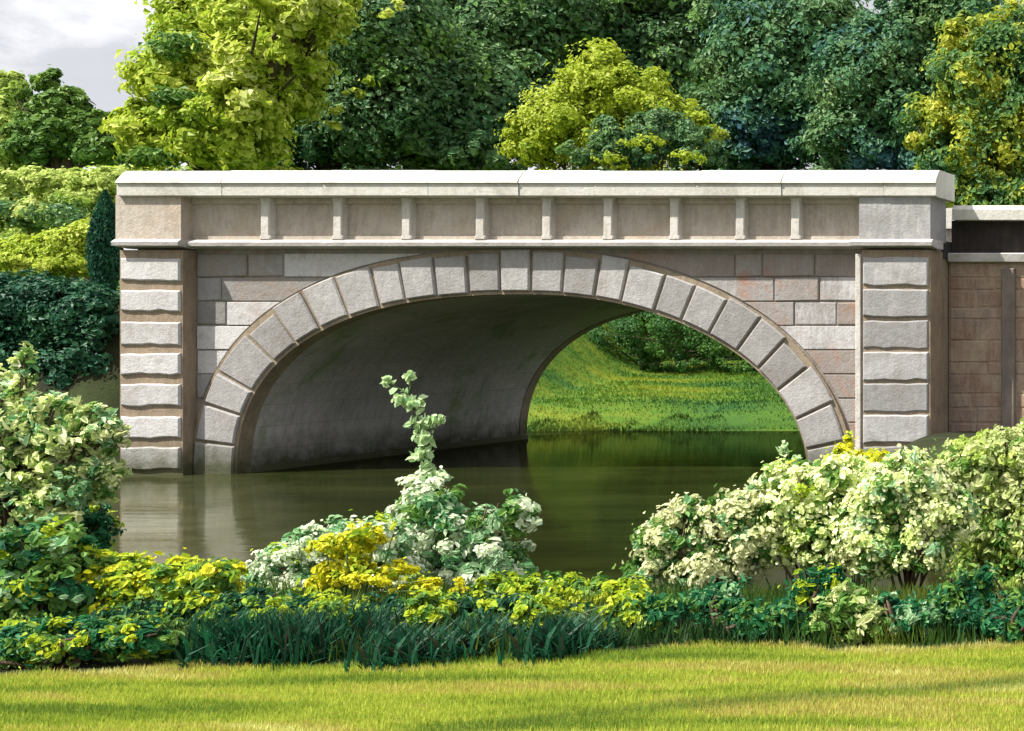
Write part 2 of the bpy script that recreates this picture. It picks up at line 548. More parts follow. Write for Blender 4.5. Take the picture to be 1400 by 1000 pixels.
def strip_grid(name, xs, ylo, yhi, ny, mat, power=1.0):
    xs = np.asarray(xs, float)
    nx = len(xs)
    tt = np.linspace(0, 1, ny) ** power
    X = np.repeat(xs[None, :], ny, 0)
    lo = ylo(xs) if callable(ylo) else np.full(nx, float(ylo))
    hi = yhi(xs) if callable(yhi) else np.full(nx, float(yhi))
    Y = lo[None, :] + (hi - lo)[None, :] * tt[:, None]
    Z = hgt(X, Y)
    V = np.stack([X, Y, Z], -1).reshape(-1, 3)
    i, j = np.meshgrid(np.arange(ny - 1), np.arange(nx - 1), indexing="ij")
    a = (i * nx + j).ravel()
    loops = np.stack([a, a + 1, a + nx + 1, a + nx], 1).ravel()
    me = raw_mesh(name, V, loops, np.full(len(a), 4), True)
    return tag(link(name, me, mat), kind="structure")


xs_n = np.concatenate([np.linspace(-120, -28, 12, endpoint=False), np.linspace(-28, 6, 171, endpoint=False), np.linspace(6, 120, 24)])
lawn = strip_grid("lawn", xs_n, -60.0, lawn_edge_c, 60, M["lawn"], 0.5)
tag(lawn, "sunny mown yellow-green lawn along the bottom", "lawn")
bank = strip_grid("riverbank", xs_n, lawn_edge_c, 33.0, 150, M["soil"])
tag(bank, "dark earth riverbank under the shrubs beside the water", "riverbank")
field = strip_grid("meadow", xs_n, 33.0, 600.0, 90, M["meadow"], 2.2)
tag(field, "bright grass slope rising beyond the bridge", "meadow")
wm = raw_mesh("water", [(-24, 10.5, 0), (75, 10.5, 0), (75, 39, 0), (-24, 39, 0)], [0, 1, 2, 3], [4])
water = tag(link("water", wm, M["water"]), "dark olive river water passing under the arch", "water", kind="structure")

# ------------------------------------------------------------------ bridge
YF, YB = 24.28, 32.0            # spandrel face and rear face
YP = 24.0                       # front of the piers
BX = wx(717, YF)                # middle of the arch
HA, RI = 392 / F * YF, 252 / F * YF
SPZ = wz(652, YF)
TH = 60 / F * YF


def intr(t):
    """intrados at angle t (0 right springing .. pi left springing)"""
    c, s = math.cos(t), math.sin(t)
    k = 0.5 - 0.5 * math.tanh(c * 4)
    n = 2.06 * (1 - k) + 2.45 * k
    return np.array([BX + HA * math.copysign(abs(c) ** (2 / n), c), SPZ + RI * abs(s) ** (2 / n)])


# equal-length stations along the curve
_ts = np.linspace(0, math.pi, 1201)
_pp = np.array([intr(t) for t in _ts])
_ss = np.concatenate([[0], np.cumsum(np.hypot(*np.diff(_pp, axis=0).T))])


def at_arc(u):
    s = u * _ss[-1]
    p = np.array([np.interp(s, _ss, _pp[:, 0]), np.interp(s, _ss, _pp[:, 1])])
    e = 0.12
    a = np.array([np.interp(s - e, _ss, _pp[:, 0]), np.interp(s - e, _ss, _pp[:, 1])])
    b = np.array([np.interp(s + e, _ss, _pp[:, 0]), np.interp(s + e, _ss, _pp[:, 1])])
    d = b - a
    d /= np.linalg.norm(d)
    return p, np.array([d[1], -d[0]])       # outward normal


NS = 96
ARC = [at_arc(k / NS) for k in range(NS + 1)]
EXT = np.array([p + n * TH for p, n in ARC])      # extrados, right to left
INT = np.array([p for p, n in ARC])

ZS0, ZS1 = wz(343, 23.85), wz(327, 23.85)         # string course
ZC0, ZC1 = wz(268, 23.75), wz(231, 23.75)         # coping
XL0, XL1 = wx(164, YP), wx(250, YP)               # left pier
XR0, XR1 = wx(1178, YP), wx(1272, YP)             # right pier
B0 = (BX, YP, 0.0)
bridge = thing("stone_bridge", "grey stone arch bridge with white coping spanning the dark river", "bridge", B0)


def mb():
    return MB(B0)


# body: face columns with the arch cut out
m = mb()
top = ZS1
xsb = [XL0 + 0.05] + [p[0] for p in INT[::-1]] + [XR1 - 0.05]
zb = [-1.0] + [p[1] for p in INT[::-1]] + [-1.0]
xs_ = [XL0 + 0.05, INT[-1][0]] + [p[0] for p in INT[::-1][1:-1]] + [INT[0][0], XR1 - 0.05]
zz_ = [None] + [p[1] for p in INT[::-1]] + [None]
pts = [(XL0 + 0.05, -1.0), (INT[-1][0], -1.0)] + [tuple(p) for p in INT[::-1]] + [(INT[0][0], -1.0), (XR1 - 0.05, -1.0)]
for k in range(len(pts) - 1):
    (xa, za), (xb, zb_) = pts[k], pts[k + 1]
    if abs(xb - xa) < 1e-5:
        continue
    m.add([(xa, YF, za), (xb, YF, zb_), (xb, YF, top), (xa, YF, top), (xa, YB, za), (xb, YB, zb_), (xb, YB, top), (xa, YB, top)],
          [(0, 1, 2, 3), (7, 6, 5, 4), (3, 2, 6, 7)])
xa, xb = pts[0][0], pts[-1][0]
m.add([(xa, YF, -1), (xa, YF, top), (xa, YB, top), (xa, YB, -1)], [(0, 1, 2, 3)])
m.add([(xb, YF, -1), (xb, YF, top), (xb, YB, top), (xb, YB, -1)], [(3, 2, 1, 0)])
m.build("spandrel_wall", M["body"], bridge)

# vault: the barrel, with its own worn inner surface
m = mb()
nv = 40
VI = [at_arc(k / NS) for k in range(NS + 1)]
q = [np.array([INT[0][0] - 0.02, -1.0])] + [p - n * 0.02 for p, n in VI] + [np.array([INT[-1][0] + 0.02, -1.0])]
vs, fs = [], []
ys = np.linspace(YF - 0.04, YB + 0.04, nv)
for yy in ys:
    for p in q:
        vs.append((p[0], yy, p[1]))
nq = len(q)
for i in range(nv - 1):
    for k in range(nq - 1):
        fs.append((i * nq + k, (i + 1) * nq + k, (i + 1) * nq + k + 1, i * nq + k + 1))
m.add(vs, fs)
vault = m.build("vault", M["vault"], bridge, True)
uvl = vault.data.uv_layers.new(name="courses")
arc_u = np.concatenate([[-1.0 - SPZ], np.linspace(0, _ss[-1], NS + 1), [_ss[-1] + 1.0 + SPZ]])
li = np.zeros(len(vault.data.loops), dtype=np.int32)
vault.data.loops.foreach_get("vertex_index", li)
uvl.data.foreach_set("uv", np.stack([ys[li // nq], arc_u[li % nq]], 1).astype(np.float32).ravel())
# stone plinth along the foot of the vault
for s_, p in ((1, INT[-1]), (-1, INT[0])):
    m = mb()
    x0, x1 = sorted((p[0], p[0] + s_ * 0.14))
    m.box(x0, x1, YF + 0.1, YB - 0.05, -1.0, 0.10)
    m.build("plinth", M["body"], bridge)

# arch rings
NV = 25


def ring(y0, depth, mat_s, mat_j, name, proud):
    mj = mb()
    vs, fs = [], []
    for k in range(NS + 1):
        p, n = ARC[k]
        a, b = p - n * 0.035, p + n * (TH - 0.02)
        vs += [(a[0], y0, a[1]), (b[0], y0, b[1]), (b[0], y0 + depth, b[1]), (a[0], y0 + depth, a[1])]
    for k in range(NS):
        for j in range(4):
            jj = (j + 1) % 4
            fs.append((k * 4 + j, (k + 1) * 4 + j, (k + 1) * 4 + jj, k * 4 + jj))
    mj.add(vs, fs)
    for pr in (0, -1):
        p, n = ARC[pr]
        x0, x1 = sorted((p[0] - n[0] * 0.035, p[0] + n[0] * (TH - 0.02)))
        mj.box(x0, x1, y0, y0 + depth, -1.0, SPZ)
    rg = mj.build(name, mat_j, bridge)
    mv = mb()
    r = np.random.default_rng(3)
    cuts = np.linspace(0, 1, NV + 1) + np.concatenate([[0], r.uniform(-0.004, 0.004, NV - 1), [0]])
    for k in range(NV):
        g = 0.0016
        u = np.linspace(cuts[k] + g, cuts[k + 1] - g, 5)
        ta = TH - r.uniform(0.0, 0.13)
        lo = r.uniform(0.0, 0.03)
        ins, ous = [], []
        for uu in u:
            p, n = at_arc(uu)
            ins.append(tuple(p + n * lo)); ous.append(tuple(p + n * ta))
        dd = proud * r.uniform(0.7, 1.3)
        poly = ins[::-1] + ous if y0 < 30 else ins[::-1] + ous
        if y0 < 30:
            mv.prism(poly, y0 - dd, y0 + 0.05, 0.022)
        else:
            mv.prism(poly, y0 + depth - 0.05, y0 + depth + dd, 0)
    mv.build("voussoirs", mat_s, rg)
    return rg


ring(YF - 0.06, 0.3, M["ring"], M["ring_bed"], "arch_ring", 0.05)
ring(YB - 0.2, 0.26, M["ring"], M["ring_bed"], "arch_ring", 0.05)

# coursed stone facing of the spandrels, cut to the ring
m = mb()
r = np.random.default_rng(5)
NC = 8
zc = np.linspace(-0.8, ZS0 - 0.02, 12)
exL = EXT[EXT[:, 0] < BX]; exR = EXT[EXT[:, 0] >= BX]
zcrown = EXT[:, 1].max()


def ext_x(z, side):
    """x of the extrados at height z on one side"""
    if z >= zcrown - 0.01:
        return BX
    e = exL if side < 0 else exR
    if side < 0:
        o_ = np.argsort(e[:, 1])
        if z < e[o_[0], 1]: return e[o_[0], 0]
        return float(np.interp(z, e[o_, 1], e[o_, 0]))
    o_ = np.argsort(e[:, 1])
    if z < e[o_[0], 1]: return e[o_[0], 0]
    return float(np.interp(z, e[o_, 1], e[o_, 0]))


for side in (-1, 1):
    m = mb()
    for i in range(len(zc) - 1):
        z0, z1 = zc[i] + 0.012, zc[i + 1] - 0.012
        xo = (XL1 + 0.02) if side < 0 else (XR0 - 0.02)
        x = xo
        while True:
            w = r.uniform(0.4, 0.95)
            xn = x - side * w
            lim0, lim1 = ext_x(z0, side) + side * 0.03, ext_x(z1, side) + side * 0.03
            inner = lim0 if side < 0 else lim0
            lo_lim = min(lim0, lim1) if side < 0 else max(lim0, lim1)
            hi_lim = max(lim0, lim1) if side < 0 else min(lim0, lim1)
            if (side < 0 and x > hi_lim - 0.15) or (side > 0 and x < hi_lim + 0.15):
                break
            last = (side < 0 and xn > lo_lim - 0.25) or (side > 0 and xn < lo_lim + 0.25)
            dd = r.uniform(0.015, 0.04)
            if last:
                zs = np.linspace(z0, z1, 6)
                edge = [(ext_x(z, side) + side * 0.03, z) for z in zs]
                edge = [(min(max(a, x + 0.02) if side < 0 else min(a, x - 0.02), BX) if side < 0 else max(min(a, x - 0.02), BX), z) for a, z in edge]
                if side < 0:
                    poly = [(x, z0)] + edge + [(x, z1)]
                else:
                    poly = [(x, z1)] + edge[::-1] + [(x, z0)]
                m.prism(poly, YF - dd, YF + 0.03, 0.008)
                break
            a, b = sorted((x, xn + side * 0.02))
            j_ = r.uniform(-0.012, 0.012, 4)
            m.prism([(a, z0 + j_[0]), (b, z0 + j_[1]), (b, z1 + j_[2]), (a, z1 + j_[3])], YF - dd, YF + 0.03, 0.018)
            x = xn
    m.build("stone_facing", M["facing" if side < 0 else "facing_red"], bridge)

# piers with rusticated blocks
for (x0, x1, qm, seed) in ((XL0, XL1, "quoin", 1), (XR0, XR1, "quoin_dark", 2)):
    m = mb()
    m.box(x0, x1, YP, YF + 0.2, -1.0, ZS0 + 0.02)
    if x0 == XR0:
        m.box(x0 + 0.05, x1 - 0.02, YF + 0.2, 26.0, -1.0, ZS0 + 0.02)
    pier = m.build("pier", M["pier"], bridge)
    r = np.random.default_rng(seed)
    m = mb()
    nzc = 8
    zc2 = np.concatenate([[-0.6], np.linspace(-0.02, ZS0 - 0.08, nzc)])
    for i in range(nzc):
        z0, z1 = zc2[i], zc2[i + 1]
        g0 = r.uniform(0.10, 0.14) if qm == "quoin" else 0.035
        g1 = r.uniform(0.03, 0.06) if qm == "quoin" else 0.03
        # rough-edged block face
        n = 7
        bx = np.linspace(x0 + 0.03, x1 - 0.03, n)
        poly = [(a, z0 + g0 + r.uniform(-0.02, 0.02)) for a in bx] + [(a, z1 - g1 + r.uniform(-0.012, 0.012)) for a in bx[::-1]]
        m.prism(poly, YP - r.uniform(0.025, 0.045), YP + 0.05, 0.025)
    m.build("quoin_blocks", M[qm], pier)
    # end block of the parapet on top of the pier
    m = mb()
    m.box(x0 - 0.02, x1 + 0.02, YP - 0.06, YF + 0.45, ZS1 - 0.02, ZC0 + 0.03)
    m.build("parapet_end_block", M["panel"] if x0 == XL0 else M["quoin_dark"], bridge)
# pale dressed strip at the inner corner of the right pier
m = mb()
m.prism([(XR0 - 0.10, -1.0), (XR0 - 0.005, -1.0), (XR0 - 0.005, ZS0 - 0.05), (XR0 - 0.10, ZS0 - 0.05)], YP - 0.03, YF + 0.02, 0.012)
m.build("corner_moulding", M["pilaster"], bridge)

# string course: a moulding that breaks forward round the piers
m = mb()


def string_prof(y):
    return [(y, ZS0 + 0.05), (y - 0.28, ZS0 + 0.09), (y - 0.29, ZS1 - 0.05), (y - 0.22, ZS1), (y + 0.3, ZS1), (y + 0.3, ZS0 + 0.05)]


m.sweep_x(string_prof(YF), XL1 + 0.04, XR0 - 0.12)
m.sweep_x(string_prof(YP + 0.12), XL0 - 0.0, XL1 + 0.06)
m.sweep_x(string_prof(YP + 0.12), XR0 - 0.14, XR1 + 0.08)
m.build("string_course", M["string"], bridge)
m = mb()
m.sweep_x([(YB, ZS0), (YB + 0.15, ZS0 + 0.05), (YB + 0.15, ZS1), (YB - 0.2, ZS1), (YB - 0.2, ZS0)][::-1], XL0, XR1)
m.build("string_course", M["string"], bridge)

# parapet with pilasters
m = mb()
m.box(XL1 + 0.0, XR0 + 0.0, YF - 0.10, YF + 0.40, ZS1 - 0.01, ZC0 + 0.02)
m.box(XL0, XR1, YB - 0.4, YB - 0.06, ZS1 - 0.01, ZC0 + 0.02)
par = m.build("parapet", M["panel"], bridge)
m = mb()
m.box(XL0, XR1, YF + 0.40, YB - 0.40, ZS1 - 0.3, ZS1 + 0.02)
m.build("roadway", M["road"], bridge)
for px in (378, 476, 569, 669, 759, 842, 932, 1021, 1096):
    m = mb()
    xc = wx(px, YF)
    w = 0.095
    zt = ZC0 + 0.01
    zb0 = ZS1
    hgt_ = zt - zb0
    prof = [(0, 1.0), (0.08, 1.0), (0.10, 0.8), (0.90, 0.8), (0.92, 1.0), (1.0, 1.0)]
    poly = [(xc + w * k, zb0 + hgt_ * t) for t, k in prof] + [(xc - w * k, zb0 + hgt_ * t) for t, k in prof[::-1]]
    m.prism(poly, YF - 0.25, YF - 0.085, 0.015)
    m.build("pilaster", M["pilaster"], par)
# panel borders (moulded rails above and below the panels)
m = mb()
m.box(XL1 + 0.03, XR0 - 0.03, YF - 0.15, YF - 0.09, ZC0 - 0.10, ZC0 + 0.0)
m.box(XL1 + 0.03, XR0 - 0.03, YF - 0.13, YF - 0.09, ZS1 + 0.0, ZS1 + 0.07)
m.build("panel_rail", M["panel"], par)

# coping: a chamfered slab laid in long stones
r = np.random.default_rng(9)
m = mb()
x = XL0 + 0.06
xe = wx(1279, 23.84)
while x < xe - 0.05:
    xn = min(x + r.uniform(1.3, 1.9), xe)
    if xe - xn < 0.7: xn = xe
    dz, dy = r.uniform(-0.008, 0.012), r.uniform(-0.01, 0.01)
    yf = 23.84 + dy
    zt = ZC1 + dz
    zm = ZC0 + 0.235
    prof = [(yf + 0.10, ZC0), (yf + 0.03, ZC0 + 0.02), (yf + 0.03, zm - 0.02), (yf, zm), (yf + 0.03, zm + 0.06), (yf + 0.16, zt - 0.03), (yf + 0.22, zt), (YF + 0.55, zt), (YF + 0.55, ZC0)]
    m.sweep_x(prof, x + 0.004, xn - 0.004)
    x = xn
m.sweep_x([(YB + 0.15, ZC0), (YB + 0.15, ZC1 - 0.1), (YB, ZC1), (YB - 0.55, ZC1), (YB - 0.55, ZC0)][::-1], XL0, xe)
m.build("coping", M["coping"], bridge)

# ------------------------------------------------------------------ wing wall to the right of the bridge
YW = 24.95
W0 = (XR1 + 4, YW, 0.5)
wing = thing("wing_wall", "brown rubble wing wall with white capping running off right of the bridge", "wall", W0)
xw0, xw1 = XR1 + 0.0, 16.0
zw_str0, zw_str1 = wz(358, YW - 0.1), wz(346, YW - 0.1)
zw_c0, zw_c1 = wz(301, YW - 0.15), wz(281, YW - 0.15)
m = MB(W0)
m.box(xw0, xw1, YW, YW + 0.5, -0.5, zw_str0)
wl = m.build("wall", M["brown_wall"], wing)
m = MB(W0)
r = np.random.default_rng(12)
zc = [-0.3]
while zc[-1] < zw_str0 - 0.15:
    zc.append(zc[-1] + r.uniform(0.2, 0.42))
zc[-1] = zw_str0 - 0.01
for i in range(len(zc) - 1):
    x = xw0 + 0.01
    while x < xw1 - 0.3:
        xn = min(x + r.uniform(0.3, 0.85), xw1)
        j = lambda s=0.02: r.uniform(-s, s)
        m.prism([(x + 0.015, zc[i] + 0.015 + j(.008)), (xn - 0.015, zc[i] + 0.015 + j(.008)), (xn - 0.015, zc[i + 1] - 0.015 + j(.008)), (x + 0.015, zc[i + 1] - 0.015 + j(.008))],
                YW - r.uniform(0.006, 0.018), YW + 0.02, 0.012)
        x = xn
m.build("rubble_facing", M["brown_wall"], wl)
m = MB(W0)
m.box(xw0 + 0.01, xw1, YW + 0.1, YW + 0.42, zw_str1 - 0.01, zw_c0 + 0.01)
m.build("parapet", M["shade_stone"], wing)
m = MB(W0)
m.sweep_x([(YW - 0.12, zw_str0), (YW - 0.14, zw_str1 - 0.02), (YW - 0.1, zw_str1), (YW + 0.5, zw_str1), (YW + 0.5, zw_str0)][::1], xw0 + 0.02, xw1)
m.build("string_course", M["string"], wing)
m = MB(W0)
m.sweep_x([(YW - 0.2, zw_c0), (YW - 0.2, zw_c1 - 0.08), (YW - 0.12, zw_c1), (YW + 0.6, zw_c1), (YW + 0.6, zw_c0)], xw0 + 0.12, xw1)
m.build("coping", M["coping"], wing)
for px in (1380, 1520, 1660):
    m = MB(W0)
    xc = wx(px, YW)
    m.prism([(xc - 0.12, -0.3), (xc + 0.12, -0.3), (xc + 0.12, zw_str0 - 0.12), (xc - 0.12, zw_str0 - 0.12)], YW - 0.10, YW + 0.02, 0.02)
    m.build("buttress", M["buttress"], wing)


# ------------------------------------------------------------------ foliage
def leaf_arrays(C, N, size, aspect, rng, six=True, fold=0.18, T=None):
    """leaves at C facing N: returns vertices, loops, sizes"""
    n = len(C)
    N = N / np.maximum(np.linalg.norm(N, axis=1, keepdims=True), 1e-6)
    if T is None:
        T = rng.normal(size=(n, 3))
    T = T - N * (T * N).sum(1, keepdims=True)
    T /= np.maximum(np.linalg.norm(T, axis=1, keepdims=True), 1e-6)
    B = np.cross(N, T)
    s = size[:, None]
    if six:
        loc = np.array([(-0.5, 0, 0), (-0.22, 0.42, 1), (0.2, 0.40, 1), (0.5, 0, 0), (0.2, -0.40, 1), (-0.22, -0.42, 1)])
    else:
        loc = np.array([(-0.5, 0, 0), (0.0, 0.5, 1), (0.5, 0, 0), (0.0, -0.5, 1)])
    V = []
    for (a, b, c) in loc:
        k = rng.uniform(0.8, 1.2, size=(n, 1))
        V.append(C + T * s * a * k + B * s * b * aspect * k + N * s * c * fold)
    V = np.stack(V, 1).reshape(-1, 3)
    nv = len(loc)
    base = (np.arange(n) * nv)[:, None]
    if six:
        f = np.array([[0, 3, 2, 1], [0, 5, 4, 3]])
        loops = (base[:, :, None] + f[None]).reshape(-1)
        sizes = np.full(n * 2, 4)
    else:
        f = np.array([[0, 2, 1], [0, 3, 2]])
        loops = (base[:, :, None] + f[None]).reshape(-1)
        sizes = np.full(n * 2, 3)
    return V, loops, sizes


def crown_points(lobes, n, rng, clump=0.32, cl_n=38, fill=0.25, depth_k=0.9, shell=0.7, sprigs=0):
    """leaf positions and facing for ellipsoid lobes (centre, rx, rz); leaves sit in clumps near the lobe skins"""
    w = np.array([l[1] * l[2] for l in lobes]); w /= w.sum()
    Cs, Ns = [], []
    for (c, rx, rz), wk in zip(lobes, w):
        nl = max(int(n * wk), 8)
        ncl = max(nl // cl_n, 3)
        d = rng.normal(size=(ncl, 3)); d /= np.linalg.norm(d, axis=1, keepdims=True)
        R = np.array([rx, rx * depth_k, rz])
        rad = np.where(rng.random(ncl) < fill, rng.uniform(0.2, 0.75, ncl), rng.uniform(0.72, 1.04, ncl))
        cc = c + d * R * rad[:, None]
        cs = clump * min(rx, rz) * rng.uniform(0.55, 1.35, ncl)
        which = rng.integers(0, ncl, nl)
        off = rng.normal(size=(nl, 3))
        off /= np.linalg.norm(off, axis=1, keepdims=True)
        tight = rng.random(nl) < shell
        off *= np.where(tight, rng.uniform(0.8, 1.05, nl), np.abs(rng.normal(size=nl)) * 0.75)[:, None]
        off[:, 2] *= 0.8
        p = cc[which] + off * cs[which][:, None]
        Cs.append(p)
        o1 = (p - c) / R
        o1 /= np.maximum(np.linalg.norm(o1, axis=1, keepdims=True), 1e-6)
        o2 = off / np.maximum(np.linalg.norm(off, axis=1, keepdims=True), 1e-6)
        Ns.append(o1 * 0.75 + o2 * 0.6 + rng.normal(size=(nl, 3)) * 0.28 + np.array([0, 0, 0.35]))
        if sprigs:
            k = max(int(sprigs * wk * len(lobes) / 3), 1)
            d = rng.normal(size=(k, 3)); d[:, 2] = np.abs(d[:, 2]) + 0.35; d /= np.linalg.norm(d, axis=1, keepdims=True)
            q = 9
            ln = rng.uniform(1.12, 1.5, k)
            u = np.linspace(0.0, 1.0, q)[None, :] * (ln - 0.8)[:, None] + 0.8
            p = c + (d[:, None, :] * u[:, :, None]).reshape(-1, 3) * R + rng.normal(size=(k * q, 3)) * 0.022
            Cs.append(p); Ns.append(rng.normal(size=(k * q, 3)) * 0.7 + np.array([-0.2, -0.3, 0.5]))
    return np.concatenate(Cs), np.concatenate(Ns)


def foliage(name, lobes, n, size, mat, parent, origin, rng, six=False, aspect=0.62, **kw):
    C, N = crown_points(lobes, n, rng, **kw)
    g = hgt(C[:, 0], C[:, 1])
    ok = C[:, 2] > g + 0.01
    C, N = C[ok], N[ok]
    s = size * np.clip(np.exp(rng.normal(size=len(C)) * 0.36), 0.4, 1.9)
    V, lo, sz = leaf_arrays(C, N, s, aspect, rng, six)
    me = raw_mesh(name, V - np.array(origin), lo, sz)
    return link(name, me, mat, parent)


def px_lobes(spec, Y, rng, jit=0.0):
    out = []
    for l in spec:
        px, py, rx, ry = l[:4]
        yy = Y + (l[4] if len(l) > 4 else 0)
        c = P(px, py, yy)
        k = yy / F
        out.append((c, rx * k, ry * k))
    return out


def limbs(m, base, lobes, r0, rng, bare=0.35):
    """tapered trunk that splits towards the lobes"""
    base = np.array(base, float)
    cen = np.mean([l[0] for l in lobes], 0)
    H = max(cen[2] - base[2], 0.5)
    fork = base + np.array([(cen[0] - base[0]) * 0.25, (cen[1] - base[1]) * 0.25, H * bare])
    topp = base * 0.25 + cen * 0.75
    topp[2] = base[2] + H * 0.95
    mid = (base + fork) / 2 + rng.normal(size=3) * r0 * 0.4
    m.tube([base - (0, 0, 0.25), base + (0, 0, 0.12 * H * 0.3), mid, fork, (fork + topp) / 2 + rng.normal(size=3) * r0 * 0.8, topp],
           [r0 * 1.35, r0 * 1.05, r0 * 0.92, r0 * 0.8, r0 * 0.5, r0 * 0.2], 9)
    for (c, rx, rz) in lobes:
        s = fork + (topp - fork) * rng.uniform(0.0, 0.6)
        e = c + np.array([0, 0, rz * 0.25])
        k = s * 0.5 + e * 0.5 + np.array([rng.normal() * rx * 0.12, rng.normal() * rx * 0.12, -abs(rng.normal()) * rz * 0.12])
        rr = r0 * 0.42
        m.tube([s, k, e], [rr, rr * 0.62, rr * 0.18], 6)
        for q_ in range(3):
            d = rng.normal(size=3); d /= np.linalg.norm(d)
            e2 = c + d * np.array([rx, rx, rz]) * 0.75
            m.tube([k * 0.6 + e * 0.4, (k + e2) / 2 + rng.normal(size=3) * rx * 0.05, e2], [rr * 0.4, rr * 0.25, rr * 0.08], 5)


G = lin
LM = {}
LM["sunny"] = leaf_mat("sunny_yellow_green", [(0.0, (0.15, 0.29, 0.02)), (0.22, (0.29, 0.42, 0.03)), (0.5, (0.43, 0.53, 0.05)), (0.75, (0.56, 0.62, 0.11)), (1.0, (0.70, 0.74, 0.36))], 0.35, 0.6, 0.3)
LM["mid"] = leaf_mat("mid_green", [(0.0, (0.055, 0.15, 0.03)), (0.45, (0.11, 0.23, 0.04)), (0.8, (0.18, 0.29, 0.045)), (1.0, (0.30, 0.38, 0.07))], 0.35, 0.6, 0.25)
LM["dark"] = leaf_mat("dark_green", [(0.0, (0.035, 0.12, 0.055)), (0.3, (0.065, 0.175, 0.06)), (0.55, (0.12, 0.215, 0.09)), (0.8, (0.14, 0.30, 0.05)), (1.0, (0.25, 0.37, 0.08))], 0.3, 0.6, 0.2)
LM["bluedark"] = leaf_mat("blue_green", [(0.0, (0.045, 0.12, 0.20)), (0.22, (0.05, 0.15, 0.13)), (0.45, (0.07, 0.19, 0.075)), (0.75, (0.125, 0.23, 0.075)), (1.0, (0.19, 0.27, 0.07))], 0.25, 0.7, 0.2)
LM["lime"] = leaf_mat("lime_green", [(0.0, (0.14, 0.23, 0.015)), (0.3, (0.30, 0.40, 0.025)), (0.65, (0.44, 0.52, 0.04)), (1.0, (0.56, 0.62, 0.18))], 0.5, 0.6, 0.3)
LM["gold"] = leaf_mat("golden_green", [(0.0, (0.04, 0.14, 0.07)), (0.46, (0.10, 0.22, 0.05)), (0.62, (0.28, 0.36, 0.03)), (0.85, (0.50, 0.52, 0.05)), (1.0, (0.64, 0.64, 0.14))], 0.8, 0.75, 0.3)
LM["slope"] = leaf_mat("slope_bushes", [(0.0, (0.025, 0.10, 0.03)), (0.45, (0.05, 0.15, 0.03)), (0.8, (0.09, 0.20, 0.025)), (1.0, (0.16, 0.26, 0.03))], 0.5, 0.6, 0.3)
LM["hedge"] = leaf_mat("deep_emerald", [(0.0, (0.008, 0.045, 0.026)), (0.5, (0.016, 0.10, 0.048)), (1.0, (0.05, 0.15, 0.045))], 0.8, 0.5, 0.15)
LM["pale"] = leaf_mat("pale_meadow_green", [(0.0, (0.16, 0.30, 0.05)), (0.3, (0.36, 0.50, 0.09)), (0.65, (0.54, 0.62, 0.17)), (1.0, (0.72, 0.76, 0.42))], 0.6, 0.6, 0.3)


def tree(name, label, cat, Y, spec, n, size, mat, seed, trunk_px=None, r0=0.3, group=None, accents=(), bare=0.35, **kw):
    rng = np.random.default_rng(seed)
    if group == BG:
        spec = spec + [(trunk_px - 70, 268, 70, 42), (trunk_px, 275, 70, 45), (trunk_px + 70, 268, 70, 42)]
    lobes = [(c, a * 0.88, b * 0.88) for c, a, b in px_lobes(spec, Y, rng)]
    cen = np.mean([l[0] for l in lobes], 0)
    bx = wx(trunk_px, Y) if trunk_px is not None else cen[0]
    bz = float(hgt(np.array([bx]), np.array([Y]))[0])
    base = (bx, Y, bz)
    t = thing(name, label, cat, base, group)
    m = MB(base)
    limbs(m, base, lobes, r0, rng, bare)
    m.build("trunk", M["bark"], t, True)
    kw.setdefault("cl_n", 85); kw.setdefault("clump", 0.33); kw.setdefault("shell", 0.5)
    foliage("crown", lobes, int(n * 2.2), size * 0.68, LM[mat], t, base, rng, **kw)
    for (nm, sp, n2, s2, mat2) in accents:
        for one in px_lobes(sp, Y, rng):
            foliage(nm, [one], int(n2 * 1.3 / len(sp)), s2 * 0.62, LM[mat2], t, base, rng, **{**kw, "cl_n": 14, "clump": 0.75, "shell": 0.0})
    return t


# trees beyond the bridge
BG = "trees behind the bridge"
tree("broadleaf_tree", "tall sunlit yellow-green tree whose crown edges the grey sky", "tree", 45,
     [(255, 110, 70, 60, -2), (300, 40, 80, 60), (230, 175, 65, 45, -2), (310, 180, 80, 55, -3), (380, 10, 90, 60), (250, 60, 40, 30), (190, 190, 40, 35, -2), (360, 110, 70, 70, 1), (270, -30, 50, 40), (180, 160, 22, 18, -2), (400, 12, 60, 34, -6), (440, -5, 50, 26, -6), (330, 130, 50, 50, -4), (365, 70, 50, 55, -4), (340, 30, 50, 40, -4), (385, 60, 30, 30, -3), (405, 60, 36, 40, -5), (420, 30, 34, 30, -6)],
     42000, 0.27, "sunny", 11, 290, 0.45, BG,
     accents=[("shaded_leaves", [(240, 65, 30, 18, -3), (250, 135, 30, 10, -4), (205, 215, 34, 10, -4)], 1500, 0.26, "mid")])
tree("broadleaf_tree", "dense dark green tree just right of the sunlit yellow-green tree", "tree", 51,
     [(400, 130, 60, 70), (450, 60, 80, 70), (390, 200, 60, 40, -1), (480, 170, 80, 70), (520, 40, 90, 80), (420, 20, 50, 40), (540, 130, 70, 80)],
     40000, 0.27, "dark", 12, 450, 0.5, BG,
     accents=[("sunlit_leaves", [(440, 68, 13, 5, -6), (465, 54, 14, 5, -6), (484, 128, 12, 5, -6), (465, 150, 11, 5, -6), (500, 112, 9, 5, -6), (458, 172, 8, 5, -6), (525, 18, 14, 5, -6), (545, 6, 12, 5, -6)], 420, 0.26, "sunny")])
